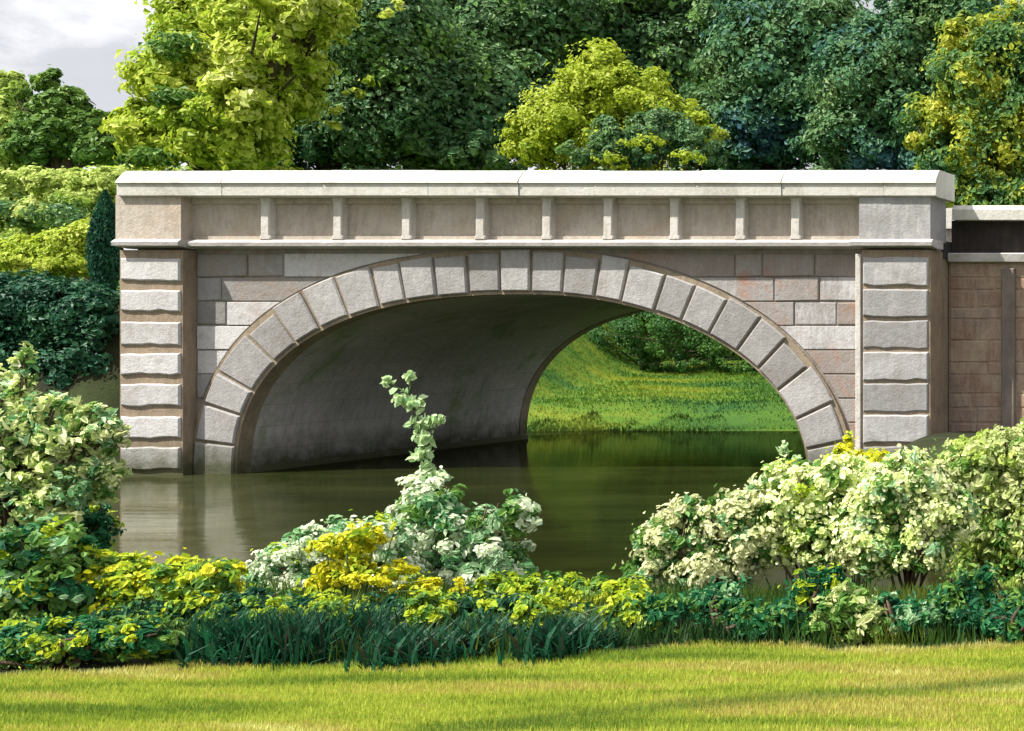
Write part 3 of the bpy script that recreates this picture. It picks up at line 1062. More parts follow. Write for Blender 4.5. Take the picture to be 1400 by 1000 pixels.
tree("broadleaf_tree", "broad dark tree in the middle, left of the lime green bush", "tree", 56,
     [(600, 60, 90, 90), (640, 150, 90, 90, -3), (690, 60, 90, 80), (580, 190, 60, 50, -4), (660, 210, 60, 40, -4), (640, -20, 90, 50), (720, 140, 60, 70, -1), (750, 10, 70, 60)],
     42000, 0.30, "dark", 13, 640, 0.55, BG)
tree("broadleaf_tree", "large dark olive-green tree rising behind the lime green bush", "tree", 60,
     [(850, 40, 110, 80), (800, 100, 80, 70), (930, 90, 90, 80), (900, -20, 110, 60), (990, 30, 80, 70), (960, 180, 70, 60), (780, 20, 70, 70)],
     42000, 0.32, "dark", 14, 880, 0.6, BG)
tree("broadleaf_tree", "blue-green shadowy tree right of the lime green bush", "tree", 57,
     [(1060, 90, 90, 80), (1040, 170, 80, 60), (1120, 40, 80, 60), (1100, 140, 80, 70), (1000, 130, 60, 70), (1050, 20, 70, 50), (1140, 200, 80, 40), (1030, 210, 70, 35)],
     40000, 0.30, "bluedark", 15, 1070, 0.55, BG)
tree("broadleaf_tree", "blue-green tree next to the golden tree with a notch of sky at its top", "tree", 54,
     [(1200, 110, 80, 80), (1230, 60, 60, 60), (1180, 190, 80, 55), (1250, 180, 70, 60), (1270, 30, 50, 40), (1300, 110, 60, 60), (1290, 220, 70, 45), (1300, 30, 50, 40), (1240, 5, 50, 26), (1330, 25, 60, 46), (1290, -10, 60, 30)],
     36000, 0.29, "bluedark", 16, 1220, 0.5, BG)
tree("broadleaf_tree", "golden yellow-green tree above the right wing wall", "tree", 39,
     [(1350, 110, 70, 70), (1270, 170, 48, 40), (1330, 200, 70, 60), (1390, 60, 60, 60), (1400, 180, 70, 80), (1300, 230, 45, 40), (1370, 250, 60, 40), (1320, 50, 40, 35), (1440, 120, 70, 80)],
     36000, 0.21, "gold", 17, 1370, 0.35, BG)
tree("rounded_bush", "bright lime green bush glowing above the coping", "bush", 49,
     [(820, 120, 55, 60), (790, 170, 70, 55), (870, 130, 55, 40), (740, 195, 50, 45), (910, 160, 50, 40), (950, 180, 40, 30), (830, 90, 35, 28), (850, 210, 70, 40), (790, 300, 90, 75), (890, 300, 90, 75), (840, 390, 110, 80), (930, 400, 80, 70)],
     44000, 0.20, "lime", 18, 830, 0.25)
tree("rounded_bush", "small dark bush in front of the lime green bush", "bush", 43,
     [(850, 185, 40, 32), (910, 180, 45, 34), (955, 195, 35, 25), (795, 205, 38, 20), (880, 212, 70, 18), (960, 215, 40, 15), (850, 290, 70, 60), (930, 290, 70, 60), (880, 380, 90, 75), (960, 400, 60, 60)],
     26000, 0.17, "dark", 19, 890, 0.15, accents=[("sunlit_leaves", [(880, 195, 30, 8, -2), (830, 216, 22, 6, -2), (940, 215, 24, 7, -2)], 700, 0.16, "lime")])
# left of the bridge
tree("broadleaf_tree", "dark green tree standing against the sky above the pale meadow", "tree", 46,
     [(72, 115, 22, 18), (92, 142, 26, 22), (50, 178, 36, 22), (95, 180, 46, 30), (128, 168, 28, 20), (60, 205, 50, 22), (130, 205, 36, 24), (30, 128, 14, 8), (60, 145, 16, 16)],
     18000, 0.24, "mid", 21, 90, 0.3)
tree("broadleaf_tree", "pale yellow-green tree cut by the left picture edge", "tree", 58,
     [(0, 155, 44, 46), (20, 190, 50, 40), (-40, 150, 50, 60), (14, 112, 20, 16), (90, 215, 60, 22), (-20, 220, 60, 40)],
     16000, 0.28, "pale", 22, 0, 0.35)
LB = "pale shrubs on the slope left of the bridge"
tree("shrub", "pale green shrub on the slope, nearest the left end of the coping", "shrub", 40,
     [(120, 265, 50, 32), (90, 250, 45, 22), (150, 250, 28, 24), (130, 300, 45, 35), (70, 290, 40, 25)], 12000, 0.17, "pale", 23, 120, 0.1, LB,
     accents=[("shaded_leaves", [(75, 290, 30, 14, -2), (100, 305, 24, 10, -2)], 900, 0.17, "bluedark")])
tree("shrub", "pale green shrub on the slope beside the left picture edge", "shrub", 42,
     [(10, 270, 50, 35), (40, 250, 50, 22), (-20, 300, 50, 45), (30, 320, 50, 40)], 11000, 0.18, "pale", 24, 15, 0.1, LB,
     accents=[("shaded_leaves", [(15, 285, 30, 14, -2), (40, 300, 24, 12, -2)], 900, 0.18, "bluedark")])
tree("shrub", "yellow-green shrub above the dark hedge, left of the small conifer", "shrub", 34,
     [(90, 345, 45, 30), (40, 350, 50, 28), (120, 330, 30, 30), (0, 355, 40, 28), (75, 360, 80, 22)], 12000, 0.14, "sunny", 25, 70, 0.09, LB)
# small conifer by the left end of the bridge


def conifer(px, py_top, py_bot, Y, half_px):
    rng = np.random.default_rng(31)
    bx = wx(px, Y)
    bz = float(hgt(np.array([bx]), np.array([Y]))[0])
    zt, z0 = wz(py_top, Y), wz(py_bot, Y)
    base = (bx, Y, bz)
    t = thing("conifer", "small upright emerald conifer against the left end of the parapet", "tree", base)
    m = MB(base)
    m.tube([(bx, Y, bz - 0.2), (bx + 0.02, Y, (bz + zt) / 2), (bx, Y, zt - 0.1)], [0.1, 0.07, 0.015], 8)
    m.build("trunk", M["bark"], t, True)
    n = 5200
    u = rng.random(n)
    H = zt - z0
    R = half_px * Y / F
    rad = R * np.sin(np.clip(u * 0.86 + 0.14, 0, 1) * math.pi) ** 0.8 * np.sqrt(rng.uniform(0.3, 1.15, n))
    th = rng.uniform(0, 2 * math.pi, n)
    C = np.stack([bx + rad * np.cos(th), Y + rad * np.sin(th), z0 + u * H], 1)
    N = np.stack([np.cos(th), np.sin(th), 0.3 + 0 * th], 1) + rng.normal(size=(n, 3)) * 0.4
    V, lo, sz = leaf_arrays(C, N, 0.12 * rng.uniform(0.6, 1.3, n), 0.45, rng, False, T=np.array([0, 0, 1.0]) + rng.normal(size=(n, 3)) * 0.3)
    link("crown", raw_mesh("crown", V - np.array(base), lo, sz), LM["hedge"], t)


conifer(144, 262, 400, 33, 17)
tree("hedge", "dark emerald hedge filling the bank left of the pale pier", "hedge", 25.6,
     [(30, 420, 60, 50), (90, 430, 50, 55), (135, 440, 34, 60), (40, 490, 60, 50), (110, 500, 50, 50), (-30, 450, 60, 70), (135, 540, 28, 55), (70, 560, 60, 50), (0, 400, 40, 30)],
     26000, 0.12, "hedge", 26, 70, 0.08, fill=0.4)
# hedge added at the slope's head, its dark green standing in for tree shade
tree("hedge", "added dark green hedge standing in for tree shade atop the grass slope seen through the arch", "hedge", 40.5,
     [(820, 462, 60, 38), (900, 455, 60, 42), (980, 462, 60, 38), (1060, 460, 60, 42), (760, 470, 50, 32), (1130, 462, 60, 40), (940, 490, 70, 20), (1040, 495, 70, 20), (800, 500, 60, 16), (870, 498, 60, 18)], 16000, 0.11, "slope", 27, 1250, 0.06)

# ------------------------------------------------------------------ shrubs and plants on the near bank
LM["mint"] = leaf_mat("mint_green_leaves", [(0.0, (0.04, 0.20, 0.08)), (0.3, (0.14, 0.36, 0.14)), (0.6, (0.36, 0.55, 0.30)), (1.0, (0.62, 0.74, 0.52))], 2.5, 0.5, 0.3)
LM["cream"] = leaf_mat("cream_blossom", [(0.0, (0.46, 0.62, 0.16)), (0.3, (0.70, 0.81, 0.30)), (0.65, (0.83, 0.88, 0.50)), (1.0, (0.88, 0.89, 0.72))], 2.5, 0.45, 0.25)
LM["beige"] = leaf_mat("beige_blossom", [(0.0, (0.38, 0.46, 0.16)), (0.4, (0.64, 0.66, 0.36)), (1.0, (0.80, 0.80, 0.54))], 2.5, 0.45, 0.25)
LM["white"] = leaf_mat("white_blossom", [(0.0, (0.46, 0.60, 0.36)), (0.4, (0.70, 0.78, 0.56)), (1.0, (0.86, 0.87, 0.74))], 2.5, 0.45, 0.25)
LM["yellow"] = leaf_mat("yellow_blossom", [(0.0, (0.44, 0.46, 0.014)), (0.5, (0.68, 0.66, 0.022)), (1.0, (0.82, 0.80, 0.06))], 3, 0.4, 0.25)
LM["leafgreen"] = leaf_mat("fresh_leaves", [(0.0, (0.02, 0.11, 0.03)), (0.3, (0.08, 0.22, 0.04)), (0.65, (0.20, 0.36, 0.07)), (1.0, (0.42, 0.53, 0.16))], 2.5, 0.5, 0.3)
LM["yellowgreen"] = leaf_mat("yellow_green_leaves", [(0.0, (0.08, 0.24, 0.02)), (0.3, (0.30, 0.44, 0.025)), (0.65, (0.52, 0.60, 0.03)), (1.0, (0.70, 0.72, 0.06))], 2.5, 0.5, 0.3)
LM["teal"] = leaf_mat("teal_leaves", [(0.0, (0.008, 0.055, 0.028)), (0.4, (0.016, 0.125, 0.05)), (0.75, (0.035, 0.21, 0.07)), (1.0, (0.14, 0.34, 0.07))], 2.5, 0.5, 0.2)
LM["sedge"] = leaf_mat("sedge_blades", [(0.0, (0.04, 0.024, 0.016)), (0.22, (0.008, 0.035, 0.018)), (0.55, (0.010, 0.075, 0.034)), (0.85, (0.018, 0.135, 0.055)), (1.0, (0.10, 0.24, 0.04))], 3, 0.4, 0.25)  # dark green blades, deepened to paint in the shadow band under the shrubs
LM["paleolive"] = leaf_mat("pale_olive_leaves", [(0.0, (0.20, 0.34, 0.07)), (0.35, (0.44, 0.53, 0.18)), (0.7, (0.62, 0.67, 0.34)), (1.0, (0.76, 0.66, 0.48))], 2.0, 0.55, 0.3)


def shrub(name, label, cat, Y, spec, layers, seed, group=None, stems=7, stem_mat="twig", six=True, base_px=None, base_Y=None, stem_r=0.012, sprigs=5):
    """stems from one root, and one foliage mesh per colour: layers = (part name, count, leaf size, material, outward factor, aspect)"""
    rng = np.random.default_rng(seed)
    lobes = [(c, a * 0.9, b * 0.9) for c, a, b in px_lobes(spec, Y, rng)]
    cen = np.mean([l[0] for l in lobes], 0)
    by = base_Y or Y
    bx = wx(base_px, by) if base_px is not None else cen[0]
    bz = float(hgt(np.array([bx]), np.array([by]))[0])
    base = np.array((bx, by, bz))
    t = thing(name, label, cat, tuple(base), group)
    m = MB(base)
    for (c, rx, rz) in lobes:
        for k in range(max(stems // len(lobes), 2)):
            d = rng.normal(size=3); d /= np.linalg.norm(d); d[2] = abs(d[2])
            e = c + d * np.array([rx, rx * 0.8, rz]) * rng.uniform(0.6, 1.22)
            s = base + np.array([rng.normal() * 0.12 * max(rx, .3), rng.normal() * 0.12 * max(rx, .3), -0.05])
            s[2] = float(hgt(np.array([s[0]]), np.array([s[1]]))[0]) - 0.04
            k_ = s * 0.5 + e * 0.5 + np.array([rng.normal() * 0.06, rng.normal() * 0.06, 0.06])
            m.tube([s, k_, e], [stem_r, stem_r * 0.7, stem_r * 0.3], 5)
    m.build("stems", M[stem_mat], t, True)
    for (nm, n, size, mat, ou, asp) in layers:
        ll = [(c, rx * ou, rz * ou) for c, rx, rz in lobes]
        foliage(nm, ll, int(n * 2.2), size * 0.66, LM[mat], t, base, rng, six=six, aspect=asp, fill=0.3 if ou <= 1 else 0.05, cl_n=38, clump=0.33, shell=0.4, sprigs=sprigs)
    return t


# far left shrub by the water's edge
shrub("leafy_shrub", "pale leafy shrub with brown twigs overlapping the left pier", "shrub", 13.5,
      [(30, 610, 50, 50), (100, 615, 44, 42), (70, 565, 30, 22), (125, 660, 34, 34), (30, 690, 60, 45), (85, 695, 50, 36), (35, 505, 10, 24), (0, 555, 36, 40), (148, 600, 20, 26), (130, 570, 16, 14), (10, 650, 50, 46)],
      [("foliage", 420, 0.10, "leafgreen", 0.95, 0.45), ("mint_leaves", 520, 0.11, "mint", 1.08, 0.45), ("pale_leaves", 760, 0.11, "paleolive", 1.1, 0.45), ("blossom", 330, 0.10, "cream", 1.05, 0.6)], 41, stems=44, base_px=20, base_Y=13.6, stem_r=0.026, sprigs=40)
shrub("leafy_shrub", "dark brown-stemmed shrub at the water's edge below the left pier", "shrub", 14.2,
      [(110, 700, 36, 26), (135, 725, 26, 30), (95, 735, 36, 22), (70, 700, 30, 20)],
      [("foliage", 1500, 0.07, "teal", 0.95, 0.6), ("twig_leaves", 500, 0.06, "yellowgreen", 1.05, 0.6)], 42, stems=30, stem_r=0.02, base_px=100)
shrub("leafy_shrub", "emerald leaved shrub in the bottom left corner", "shrub", 7.3,
      [(95, 860, 50, 34), (30, 790, 60, 55), (90, 800, 55, 45), (20, 860, 60, 45), (85, 860, 55, 40), (-30, 820, 60, 70), (60, 750, 60, 35)],
      [("foliage", 2600, 0.06, "teal", 0.92, 0.55), ("yellow_leaves", 1300, 0.055, "yellowgreen", 1.04, 0.6), ("bright_leaves", 3200, 0.055, "leafgreen", 1.03, 0.6), ("mint_leaves", 700, 0.055, "mint", 1.05, 0.6)], 43, stems=24)
shrub("leafy_shrub", "low dark brown-green scrub at the lawn's left end", "shrub", 6.55,
      [(30, 885, 55, 34), (90, 878, 52, 32), (150, 872, 45, 28), (-30, 890, 50, 34), (205, 872, 40, 24)],
      [("foliage", 3000, 0.045, "teal", 1.0, 0.5), ("yellow_leaves", 700, 0.04, "yellowgreen", 1.05, 0.5), ("bright_leaves", 1800, 0.04, "leafgreen", 1.05, 0.5)], 44, stems=40)
shrub("flowering_shrub", "yellow-green flowering shrub below the pier's reflection", "shrub", 7.45,
      [(190, 810, 60, 40), (240, 800, 50, 36), (290, 790, 42, 26), (160, 840, 48, 36), (235, 845, 60, 32), (130, 780, 40, 24), (170, 780, 30, 22)],
      [("foliage", 3000, 0.05, "leafgreen", 0.92, 0.6), ("yellow_leaves", 4800, 0.045, "yellowgreen", 1.0, 0.65), ("blossom", 1500, 0.035, "yellow", 1.05, 0.9)], 45, stems=22)
shrub("flowering_shrub", "white blossomed shrub left of the tall pale stem", "shrub", 8.6,
      [(400, 775, 50, 36), (360, 800, 38, 30), (460, 745, 50, 36), (520, 740, 44, 34), (440, 800, 50, 30), (520, 790, 60, 36)],
      [("foliage", 2800, 0.05, "mint", 0.92, 0.6), ("blossom", 4200, 0.04, "white", 1.0, 0.85), ("yellow_leaves", 700, 0.045, "yellowgreen", 1.0, 0.6)], 46, stems=20)
shrub("golden_plant", "yellow flower sprays in front of the white blossomed shrub", "plant", 8.1,
      [(455, 745, 36, 18), (500, 735, 36, 18), (470, 775, 30, 30), (520, 785, 55, 16), (440, 800, 30, 14), (590, 805, 50, 14)],
      [("foliage", 500, 0.05, "yellowgreen", 0.9, 0.6), ("blossom", 2600, 0.036, "yellow", 1.0, 0.85)], 47, stems=20, stem_mat="green_stem", stem_r=0.007)
shrub("leafy_shrub", "mint green shrub in the middle at the foot of the tall pale stem", "shrub", 9.0,
      [(590, 690, 42, 44), (630, 735, 56, 42), (700, 705, 30, 30), (690, 765, 44, 36), (570, 750, 46, 46), (640, 785, 70, 36), (560, 710, 26, 30)],
      [("foliage", 2000, 0.065, "mint", 0.96, 0.55), ("pale_leaves", 1300, 0.06, "white", 1.05, 0.6), ("green_leaves", 1300, 0.06, "leafgreen", 0.95, 0.6)], 48, stems=22)
shrub("golden_plant", "low yellow-green plants at the gap before the dark water", "plant", 7.9,
      [(800, 840, 48, 36), (845, 855, 40, 34), (760, 810, 50, 26), (690, 805, 50, 18), (820, 810, 40, 20), (860, 820, 30, 30)],
      [("foliage", 2400, 0.05, "leafgreen", 0.95, 0.6), ("yellow_leaves", 3000, 0.045, "yellowgreen", 1.02, 0.6)], 49, stems=20, stem_mat="green_stem")
shrub("golden_plant", "yellow-green plant tumbling to the lawn at the right end of the sedge row", "plant", 7.12,
      [(855, 838, 34, 28), (885, 850, 34, 26), (835, 862, 26, 18), (870, 868, 30, 16)],
      [("foliage", 1100, 0.045, "leafgreen", 0.95, 0.6), ("yellow_leaves", 1500, 0.042, "yellowgreen", 1.02, 0.6)], 50, stems=16, stem_mat="green_stem")
# tall stem with round pale leaves


def spire():
    rng = np.random.default_rng(51)
    Y = 9.1
    path = [(598, 760), (590, 700), (585, 650), (578, 600), (570, 565), (558, 540)]
    pts = [P(a, b, Y) for a, b in path]
    bz = float(hgt(np.array([pts[0][0]]), np.array([Y]))[0])
    base = np.array([pts[0][0], Y, bz])
    t = thing("tall_plant", "tall thin pale green stem with round leaves rising before the arch", "plant", tuple(base))
    m = MB(base)
    m.tube([base - (0, 0, 0.05)] + pts, [0.012, 0.011, 0.01, 0.009, 0.007, 0.005, 0.003], 6)
    blobs = [(552, 545, 13), (566, 553, 12), (572, 580, 15), (580, 600, 14), (577, 622, 14), (590, 575, 8), (531, 522, 7), (561, 514, 7), (602, 574, 7), (586, 640, 10), (575, 660, 16), (600, 655, 16)]
    for (a, b, r_) in blobs:
        e = P(a, b + 3, Y)
        k = min(range(len(path)), key=lambda i: (path[i][0] - a) ** 2 + (path[i][1] - b - 14) ** 2)
        m.tube([pts[k], (pts[k] + e) / 2 + (0, 0.01, 0.005), e], [0.005, 0.004, 0.002], 5)
    m.build("stem", M["green_stem"], t, True)
    C, N = [], []
    for (a, b, r_) in blobs:
        k = int(r_ * 2.6)
        c = P(a, b, Y) + rng.normal(size=(k, 3)) * np.array([1, 1, 1]) * r_ * 0.42 * Y / F
        C.append(c); N.append(np.array([-0.4, -0.7, 0.5]) + rng.normal(size=(k, 3)) * 0.5)
    C, N = np.concatenate(C), np.concatenate(N)
    V, lo, sz = leaf_arrays(C, N, 0.05 * rng.uniform(0.7, 1.3, len(C)), 0.95, rng, True)
    link("leaves", raw_mesh("leaves", V - base, lo, sz), LM["spire"], t)


LM["spire"] = leaf_mat("pale_round_leaves", [(0.0, (0.12, 0.36, 0.14)), (0.35, (0.42, 0.58, 0.30)), (1.0, (0.66, 0.78, 0.46))], 5, 0.4, 0.3)
spire()
# big blossom bushes on the right
CR = "cream blossomed bushes right of the water"
shrub("flowering_shrub", "beige blossomed bush nearest the open water", "shrub", 9.0,
      [(930, 735, 56, 42), (1000, 710, 52, 40), (890, 780, 36, 34), (975, 775, 60, 42), (905, 745, 40, 36), (950, 700, 36, 26), (1030, 740, 50, 50), (1030, 690, 30, 26)],
      [("foliage", 2200, 0.06, "leafgreen", 0.92, 0.55), ("blossom", 3800, 0.045, "beige", 1.0, 0.8), ("bright_leaves", 900, 0.05, "mint", 1.0, 0.6)], 52, CR, stems=20)
shrub("flowering_shrub", "bright cream bush under the right springing of the arch", "shrub", 9.1,
      [(1100, 680, 66, 46), (1150, 655, 46, 34), (1060, 735, 56, 44), (1130, 735, 60, 46), (1075, 655, 34, 30), (1190, 700, 50, 50)],
      [("foliage", 2600, 0.06, "leafgreen", 0.92, 0.55), ("blossom", 5600, 0.045, "cream", 1.0, 0.8), ("yellow_leaves", 500, 0.05, "yellowgreen", 1.0, 0.6)], 53, CR, stems=20)
shrub("flowering_shrub", "bright cream bush in front of the right pier", "shrub", 9.0,
      [(1230, 665, 62, 46), (1285, 700, 50, 46), (1200, 740, 56, 50), (1260, 745, 60, 44), (1240, 640, 40, 26)],
      [("foliage", 2300, 0.06, "leafgreen", 0.92, 0.55), ("blossom", 4700, 0.045, "cream", 1.0, 0.8), ("beige_blossom", 1500, 0.045, "beige", 1.0, 0.8), ("bright_leaves", 500, 0.05, "mint", 1.02, 0.6)], 54, CR, stems=20)
shrub("golden_plant", "yellow flowers rising against the foot of the right pier", "plant", 9.8,
      [(1170, 640, 26, 24), (1205, 630, 36, 14), (1150, 625, 18, 18), (1160, 605, 7, 10), (1180, 660, 26, 16)],
      [("foliage", 300, 0.05, "yellowgreen", 0.9, 0.6), ("blossom", 1200, 0.042, "yellow", 1.0, 0.85)], 55, stems=16, stem_mat="green_stem", stem_r=0.007)
shrub("tall_plant", "thin stem with pale round leaves beside the dark water at right", "plant", 9.6,
      [(1076, 614, 9, 9), (1085, 638, 12, 10), (1074, 640, 7, 7), (1030, 668, 9, 7)],
      [("foliage", 130, 0.05, "spire", 1.0, 0.9)], 56, stems=8, stem_mat="green_stem", stem_r=0.006, base_px=1085)
shrub("leafy_shrub", "pale olive bush with pinkish tips along the right picture edge", "shrub", 11.0,
      [(1305, 640, 34, 34), (1350, 640, 56, 42), (1395, 620, 50, 40), (1390, 710, 56, 70), (1335, 710, 50, 56), (1350, 780, 60, 50), (1420, 780, 60, 70), (1440, 690, 60, 80)],
      [("foliage", 5200, 0.07, "paleolive", 0.98, 0.6), ("green_leaves", 1100, 0.07, "leafgreen", 0.95, 0.6), ("pale_leaves", 1300, 0.07, "pale", 1.03, 0.6)], 57, stems=24, stem_r=0.016)

shrub("leafy_shrub", "pale green shrub at the foot of the brown wing wall", "shrub", 20.5,
      [(1310, 625, 30, 24), (1360, 612, 44, 26), (1410, 605, 40, 30), (1330, 650, 46, 24), (1270, 655, 30, 20)],
      [("foliage", 2600, 0.11, "pale", 0.95, 0.6), ("blossom", 700, 0.10, "paleolive", 1.02, 0.8)], 58, stems=18, stem_r=0.02)

# dark low plants between the blossom bushes and the lawn
DK = "dark teal low plants along the lawn edge"
spots = [(905, 850, 7.12, 40, 34, "between the yellow-green gap plants and the brown stems"), (972, 842, 7.2, 46, 44, "under the beige blossomed bush"), (1045, 852, 7.1, 56, 34, "under the bright cream bush"),
         (1112, 830, 7.35, 40, 50, "left of the fresh light green plant"), (1248, 850, 7.15, 44, 34, "right of the fresh light green plant"), (1315, 832, 7.3, 46, 52, "in front of the pale olive bush"), (1390, 850, 7.15, 58, 38, "at the right picture edge")]
mixes = ["leafgreen", "mint", "leafgreen", "yellowgreen", "mint", "leafgreen", "leafgreen"]
for i, (px, py, Y, rx, ry, where) in enumerate(spots):
    q_ = np.random.default_rng(160 + i)
    lob = [(px, py, rx * 0.8, ry * 0.8)] + [(px + q_.uniform(-1, 1) * rx, py + q_.uniform(-0.7, 0.6) * ry, rx * q_.uniform(0.25, 0.5), ry * q_.uniform(0.25, 0.55)) for _ in range(5)]
    shrub("low_plant", "dark teal leafy plant with brown stems " + where, "plant", Y, lob,
          [("foliage", 1500, 0.055, "teal", 1.0, 0.5), ("bright_leaves", [420, 520, 260, 520, 600, 300, 380][i], 0.05, mixes[i], 1.04, 0.5)], 60 + i, DK, stems=26, stem_r=0.016, sprigs=12)
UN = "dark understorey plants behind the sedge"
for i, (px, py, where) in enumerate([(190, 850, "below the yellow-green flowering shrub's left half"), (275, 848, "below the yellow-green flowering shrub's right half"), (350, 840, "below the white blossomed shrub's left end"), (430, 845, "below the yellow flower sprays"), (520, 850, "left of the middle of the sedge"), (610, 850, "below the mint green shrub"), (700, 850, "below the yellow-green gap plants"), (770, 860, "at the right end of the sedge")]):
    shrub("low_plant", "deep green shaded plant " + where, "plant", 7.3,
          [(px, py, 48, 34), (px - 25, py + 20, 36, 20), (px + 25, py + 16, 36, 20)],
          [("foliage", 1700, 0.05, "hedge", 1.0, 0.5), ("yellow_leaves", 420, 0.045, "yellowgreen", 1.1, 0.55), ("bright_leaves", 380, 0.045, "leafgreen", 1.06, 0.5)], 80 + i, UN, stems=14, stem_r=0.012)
YB_ = "yellow-green tufts breaking the sedge row"
for i, (px, py, rx, where) in enumerate([(372, 846, 26, "at the left end of the sedge row"), (452, 838, 22, "below the yellow flower sprays"), (585, 832, 26, "below the mint green shrub"), (735, 836, 30, "nearest the right end of the sedge row")]):
    shrub("golden_plant", "small yellow-green tuft among the dark sedge, " + where, "plant", 6.93,
          [(px, py, rx, 24), (px + 16, py + 12, rx * 0.8, 13), (px - 14, py + 10, rx * 0.7, 12)],
          [("foliage", 420, 0.042, "leafgreen", 0.95, 0.55), ("yellow_leaves", 620, 0.04, "yellowgreen", 1.02, 0.6)], 110 + i, YB_, stems=10, stem_mat="green_stem", stem_r=0.006)
shrub("low_plant", "fresh light green plant among the dark teal plants", "plant", 7.1,
      [(1160, 832, 40, 26), (1190, 850, 34, 22), (1135, 855, 34, 20), (1175, 862, 46, 16)],
      [("foliage", 1100, 0.06, "leafgreen", 1.0, 0.5), ("pale_leaves", 700, 0.055, "paleolive", 1.05, 0.5)], 90, stems=16, stem_mat="green_stem", sprigs=10)

# sedge along the lawn edge: one clump and its copies


def sedge_clump(seed=95):
    rng = np.random.default_rng(seed)
    t = thing("sedge_clump", "", "sedge", (0, 0, 0))
    n = 520
    bx, by = rng.normal(size=n) * 0.09, rng.normal(size=n) * 0.07
    H = 0.05 + 0.17 * rng.random(n) ** 1.5
    th = rng.uniform(0, 2 * math.pi, n)
    lean = rng.uniform(0.02, 0.13, n)
    w = rng.uniform(0.004, 0.008, n)
    sx, sy = -np.sin(th + 0.8), np.cos(th + 0.8)
    V = np.zeros((n, 5, 3))
    V[:, 0] = np.stack([bx - sx * w, by - sy * w, np.full(n, -0.02)], 1)
    V[:, 1] = np.stack([bx + sx * w, by + sy * w, np.full(n, -0.02)], 1)
    mx_, my_ = bx + np.cos(th) * lean * 0.35, by + np.sin(th) * lean * 0.35
    V[:, 2] = np.stack([mx_ + sx * w, my_ + sy * w, H * 0.6], 1)
    V[:, 3] = np.stack([mx_ - sx * w, my_ - sy * w, H * 0.6], 1)
    V[:, 4] = np.stack([bx + np.cos(th) * lean, by + np.sin(th) * lean, H], 1)
    b = (np.arange(n) * 5)[:, None]
    quads = (b + np.array([0, 1, 2, 3])).ravel()
    tris = (b + np.array([3, 2, 4])).ravel()
    me = raw_mesh("blades", V.reshape(-1, 3), np.concatenate([quads, tris]), np.concatenate([np.full(n, 4), np.full(n, 3)]))
    link("blades", me, LM["sedge"], t)
    return t


sp0 = sedge_clump()
r = np.random.default_rng(99)
NSD = 13
for i in range(NSD):
    px = 330 + (815 - 330) * i / (NSD - 1) + r.uniform(-16, 16)
    Y = 0
    x = wx(px, 6.9)
    y = float(lawn_edge_c(np.array([x]))[0]) + r.uniform(0.08, 0.42)
    x = wx(px, y)
    o = sp0 if i == 0 else copy_tree(sp0)
    o.location = (x, y, float(hgt(np.array([x]), np.array([y]))[0]))
    o.rotation_euler = (0, 0, r.uniform(0, 6.28))
    o.scale = (r.uniform(0.85, 1.25),) * 2 + (r.choice([0.4, 0.6, 0.8, 1.0, 1.15]) * r.uniform(0.9, 1.1),)
    ORD = "leftmost second third fourth fifth sixth seventh eighth ninth tenth eleventh twelfth rightmost".split()
    tag(o, "dark green sedge clump, " + ORD[i] + (" in the row along the lawn" if i in (0, 12) else " from the left in the row along the lawn"), "sedge", "dark sedge clumps along the lawn edge")


# ------------------------------------------------------------------ grass blades
def blades(name, n, xr, yr, inside, h0, h1, w, mat, seed, label, lean=0.6):
    rng = np.random.default_rng(seed)
    x = rng.uniform(*xr, n); y = rng.uniform(*yr, n)
    ok = inside(x, y)
    x, y = x[ok], y[ok]
    n = len(x)
    z = hgt(x, y)
    H = rng.uniform(h0, h1, n)
    th = rng.uniform(0, 2 * math.pi, n)
    ph = rng.uniform(0, 2 * math.pi, n)
    ww = w * rng.uniform(0.6, 1.4, n)
    lx, ly = np.cos(th) * H * lean * rng.random(n), np.sin(th) * H * lean * rng.random(n)
    V = np.zeros((n, 3, 3))
    V[:, 0] = np.stack([x - np.cos(ph) * ww, y - np.sin(ph) * ww, z - 0.004], 1)
    V[:, 1] = np.stack([x + np.cos(ph) * ww, y + np.sin(ph) * ww, z - 0.004], 1)
    V[:, 2] = np.stack([x + lx, y + ly, z + H], 1)
    me = raw_mesh(name, V.reshape(-1, 3), np.arange(n * 3), np.full(n, 3))
    o = link(name, me, mat)
    return tag(o, label, "grass", kind="stuff")


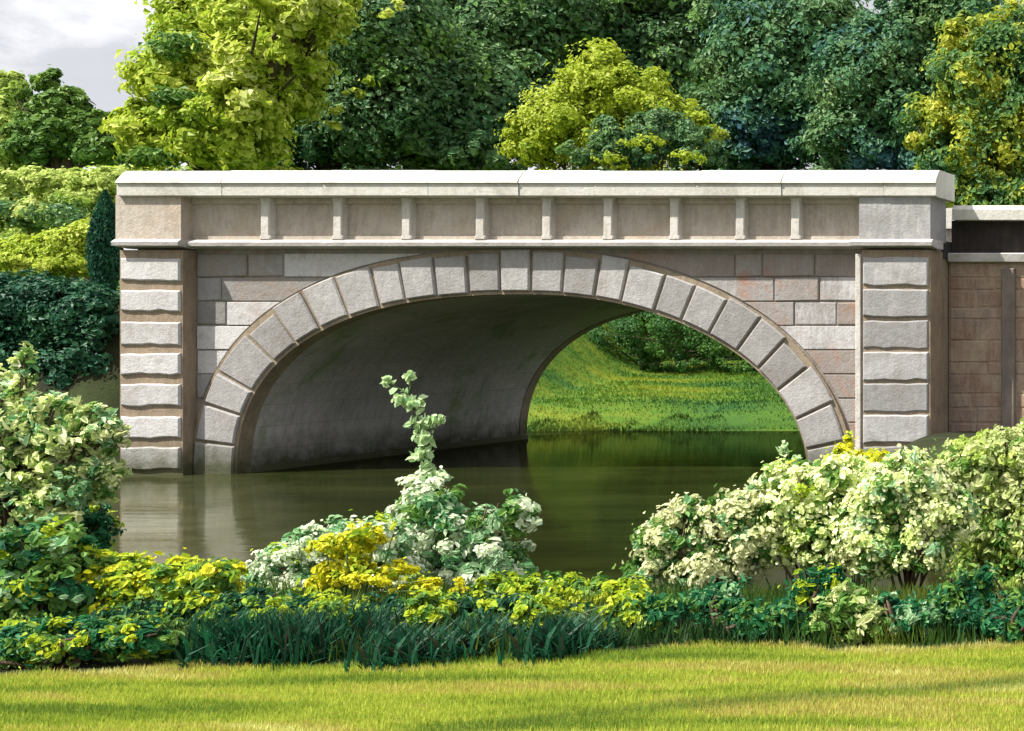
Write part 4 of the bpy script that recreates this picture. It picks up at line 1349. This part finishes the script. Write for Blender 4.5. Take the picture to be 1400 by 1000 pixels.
def grass_mat(name, stops, vec, rot, scale, strip=None):
    m, t, o = new_mat(name)
    g = t.nodes.new("ShaderNodeNewGeometry")
    a = noise(t, scale, 5, 0.6, vec_scale=vec, rot=rot, dist=0.3)
    a = math_n(t, "MULTIPLY_ADD", a, 5.5); t.nodes[-1].inputs[2].default_value = -2.25
    f = math_n(t, "ADD", math_n(t, "MULTIPLY", a, 0.8), math_n(t, "MULTIPLY", g.outputs["Random Per Island"], 0.2), True)
    r = ramp(t, stops)
    t.links.new(f, r.inputs[0])
    rc = r.outputs[0]
    if strip:                                     # branch shadow crossing the lawn at the right, painted into the blade colour
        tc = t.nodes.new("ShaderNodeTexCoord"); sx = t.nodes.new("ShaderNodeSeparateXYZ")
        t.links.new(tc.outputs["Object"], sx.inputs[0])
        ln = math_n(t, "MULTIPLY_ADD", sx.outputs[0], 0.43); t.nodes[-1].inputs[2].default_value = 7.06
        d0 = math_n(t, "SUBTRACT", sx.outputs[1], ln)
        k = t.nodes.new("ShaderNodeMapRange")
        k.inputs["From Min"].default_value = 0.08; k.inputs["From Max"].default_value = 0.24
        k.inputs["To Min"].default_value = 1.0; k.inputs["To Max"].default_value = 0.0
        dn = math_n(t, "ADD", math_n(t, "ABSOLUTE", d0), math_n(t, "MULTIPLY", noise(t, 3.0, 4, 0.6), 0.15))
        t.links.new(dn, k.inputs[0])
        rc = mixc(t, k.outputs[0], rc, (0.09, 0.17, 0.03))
    p = t.nodes.new("ShaderNodeBsdfPrincipled")
    p.inputs["Roughness"].default_value = 0.6
    p.inputs["Specular IOR Level"].default_value = 0.2
    t.links.new(rc, p.inputs["Base Color"])
    tr = t.nodes.new("ShaderNodeBsdfTranslucent")
    t.links.new(r.outputs[0], tr.inputs[0])
    mx = t.nodes.new("ShaderNodeMixShader"); mx.inputs[0].default_value = 0.35
    t.links.new(p.outputs[0], mx.inputs[1]); t.links.new(tr.outputs[0], mx.inputs[2]); t.links.new(mx.outputs[0], o.inputs[0])
    return m


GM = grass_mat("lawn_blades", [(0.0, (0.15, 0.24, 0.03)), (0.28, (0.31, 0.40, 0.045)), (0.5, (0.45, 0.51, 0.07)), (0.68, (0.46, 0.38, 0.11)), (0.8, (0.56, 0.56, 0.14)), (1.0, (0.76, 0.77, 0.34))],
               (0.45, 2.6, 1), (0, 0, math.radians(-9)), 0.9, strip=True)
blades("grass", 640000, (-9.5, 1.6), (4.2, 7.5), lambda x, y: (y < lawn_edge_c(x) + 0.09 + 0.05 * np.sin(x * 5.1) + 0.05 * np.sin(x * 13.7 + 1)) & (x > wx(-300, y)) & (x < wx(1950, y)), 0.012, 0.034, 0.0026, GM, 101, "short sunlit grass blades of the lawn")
GM2 = grass_mat("bank_blades", [(0.0, (0.025, 0.10, 0.025)), (0.4, (0.065, 0.16, 0.018)), (0.72, (0.14, 0.22, 0.016)), (1.0, (0.26, 0.29, 0.02))], (0.25, 1.3, 1), None, 0.8)
blades("bank_grass", 90000, (-26, -11), (34.3, 51), lambda x, y: water_sd(x, y) > 0.12, 0.03, 0.085, 0.014, GM2, 102, "grass blades on the bright slope seen through the arch")

GM3 = grass_mat("fringe_blades", [(0.0, (0.015, 0.05, 0.012)), (0.5, (0.04, 0.10, 0.016)), (1.0, (0.14, 0.18, 0.02))], (0.8, 0.8, 1), None, 0.8)
blades("waterside_grass", 60000, (-24, -11), (33.5, 36.5), lambda x, y: (water_sd(x, y) > -0.06) & (water_sd(x, y) < 0.32 + 0.12 * np.sin(x * 2.3) + 0.1 * np.sin(x * 5.9)), 0.04, 0.15, 0.012, GM3, 103, "dark grass fringe hanging over the far water's edge")

blades("bank_weeds", 140000, (-15, 1.5), (6.6, 12.2), lambda x, y: (water_sd(x, y) > 0.05) & (y > lawn_edge_c(x) + 0.05) & (x > wx(-300, y)) & (x < wx(1950, y)), 0.04, 0.17, 0.006, GM3, 104, "dark rough grass covering the near bank under the shrubs")
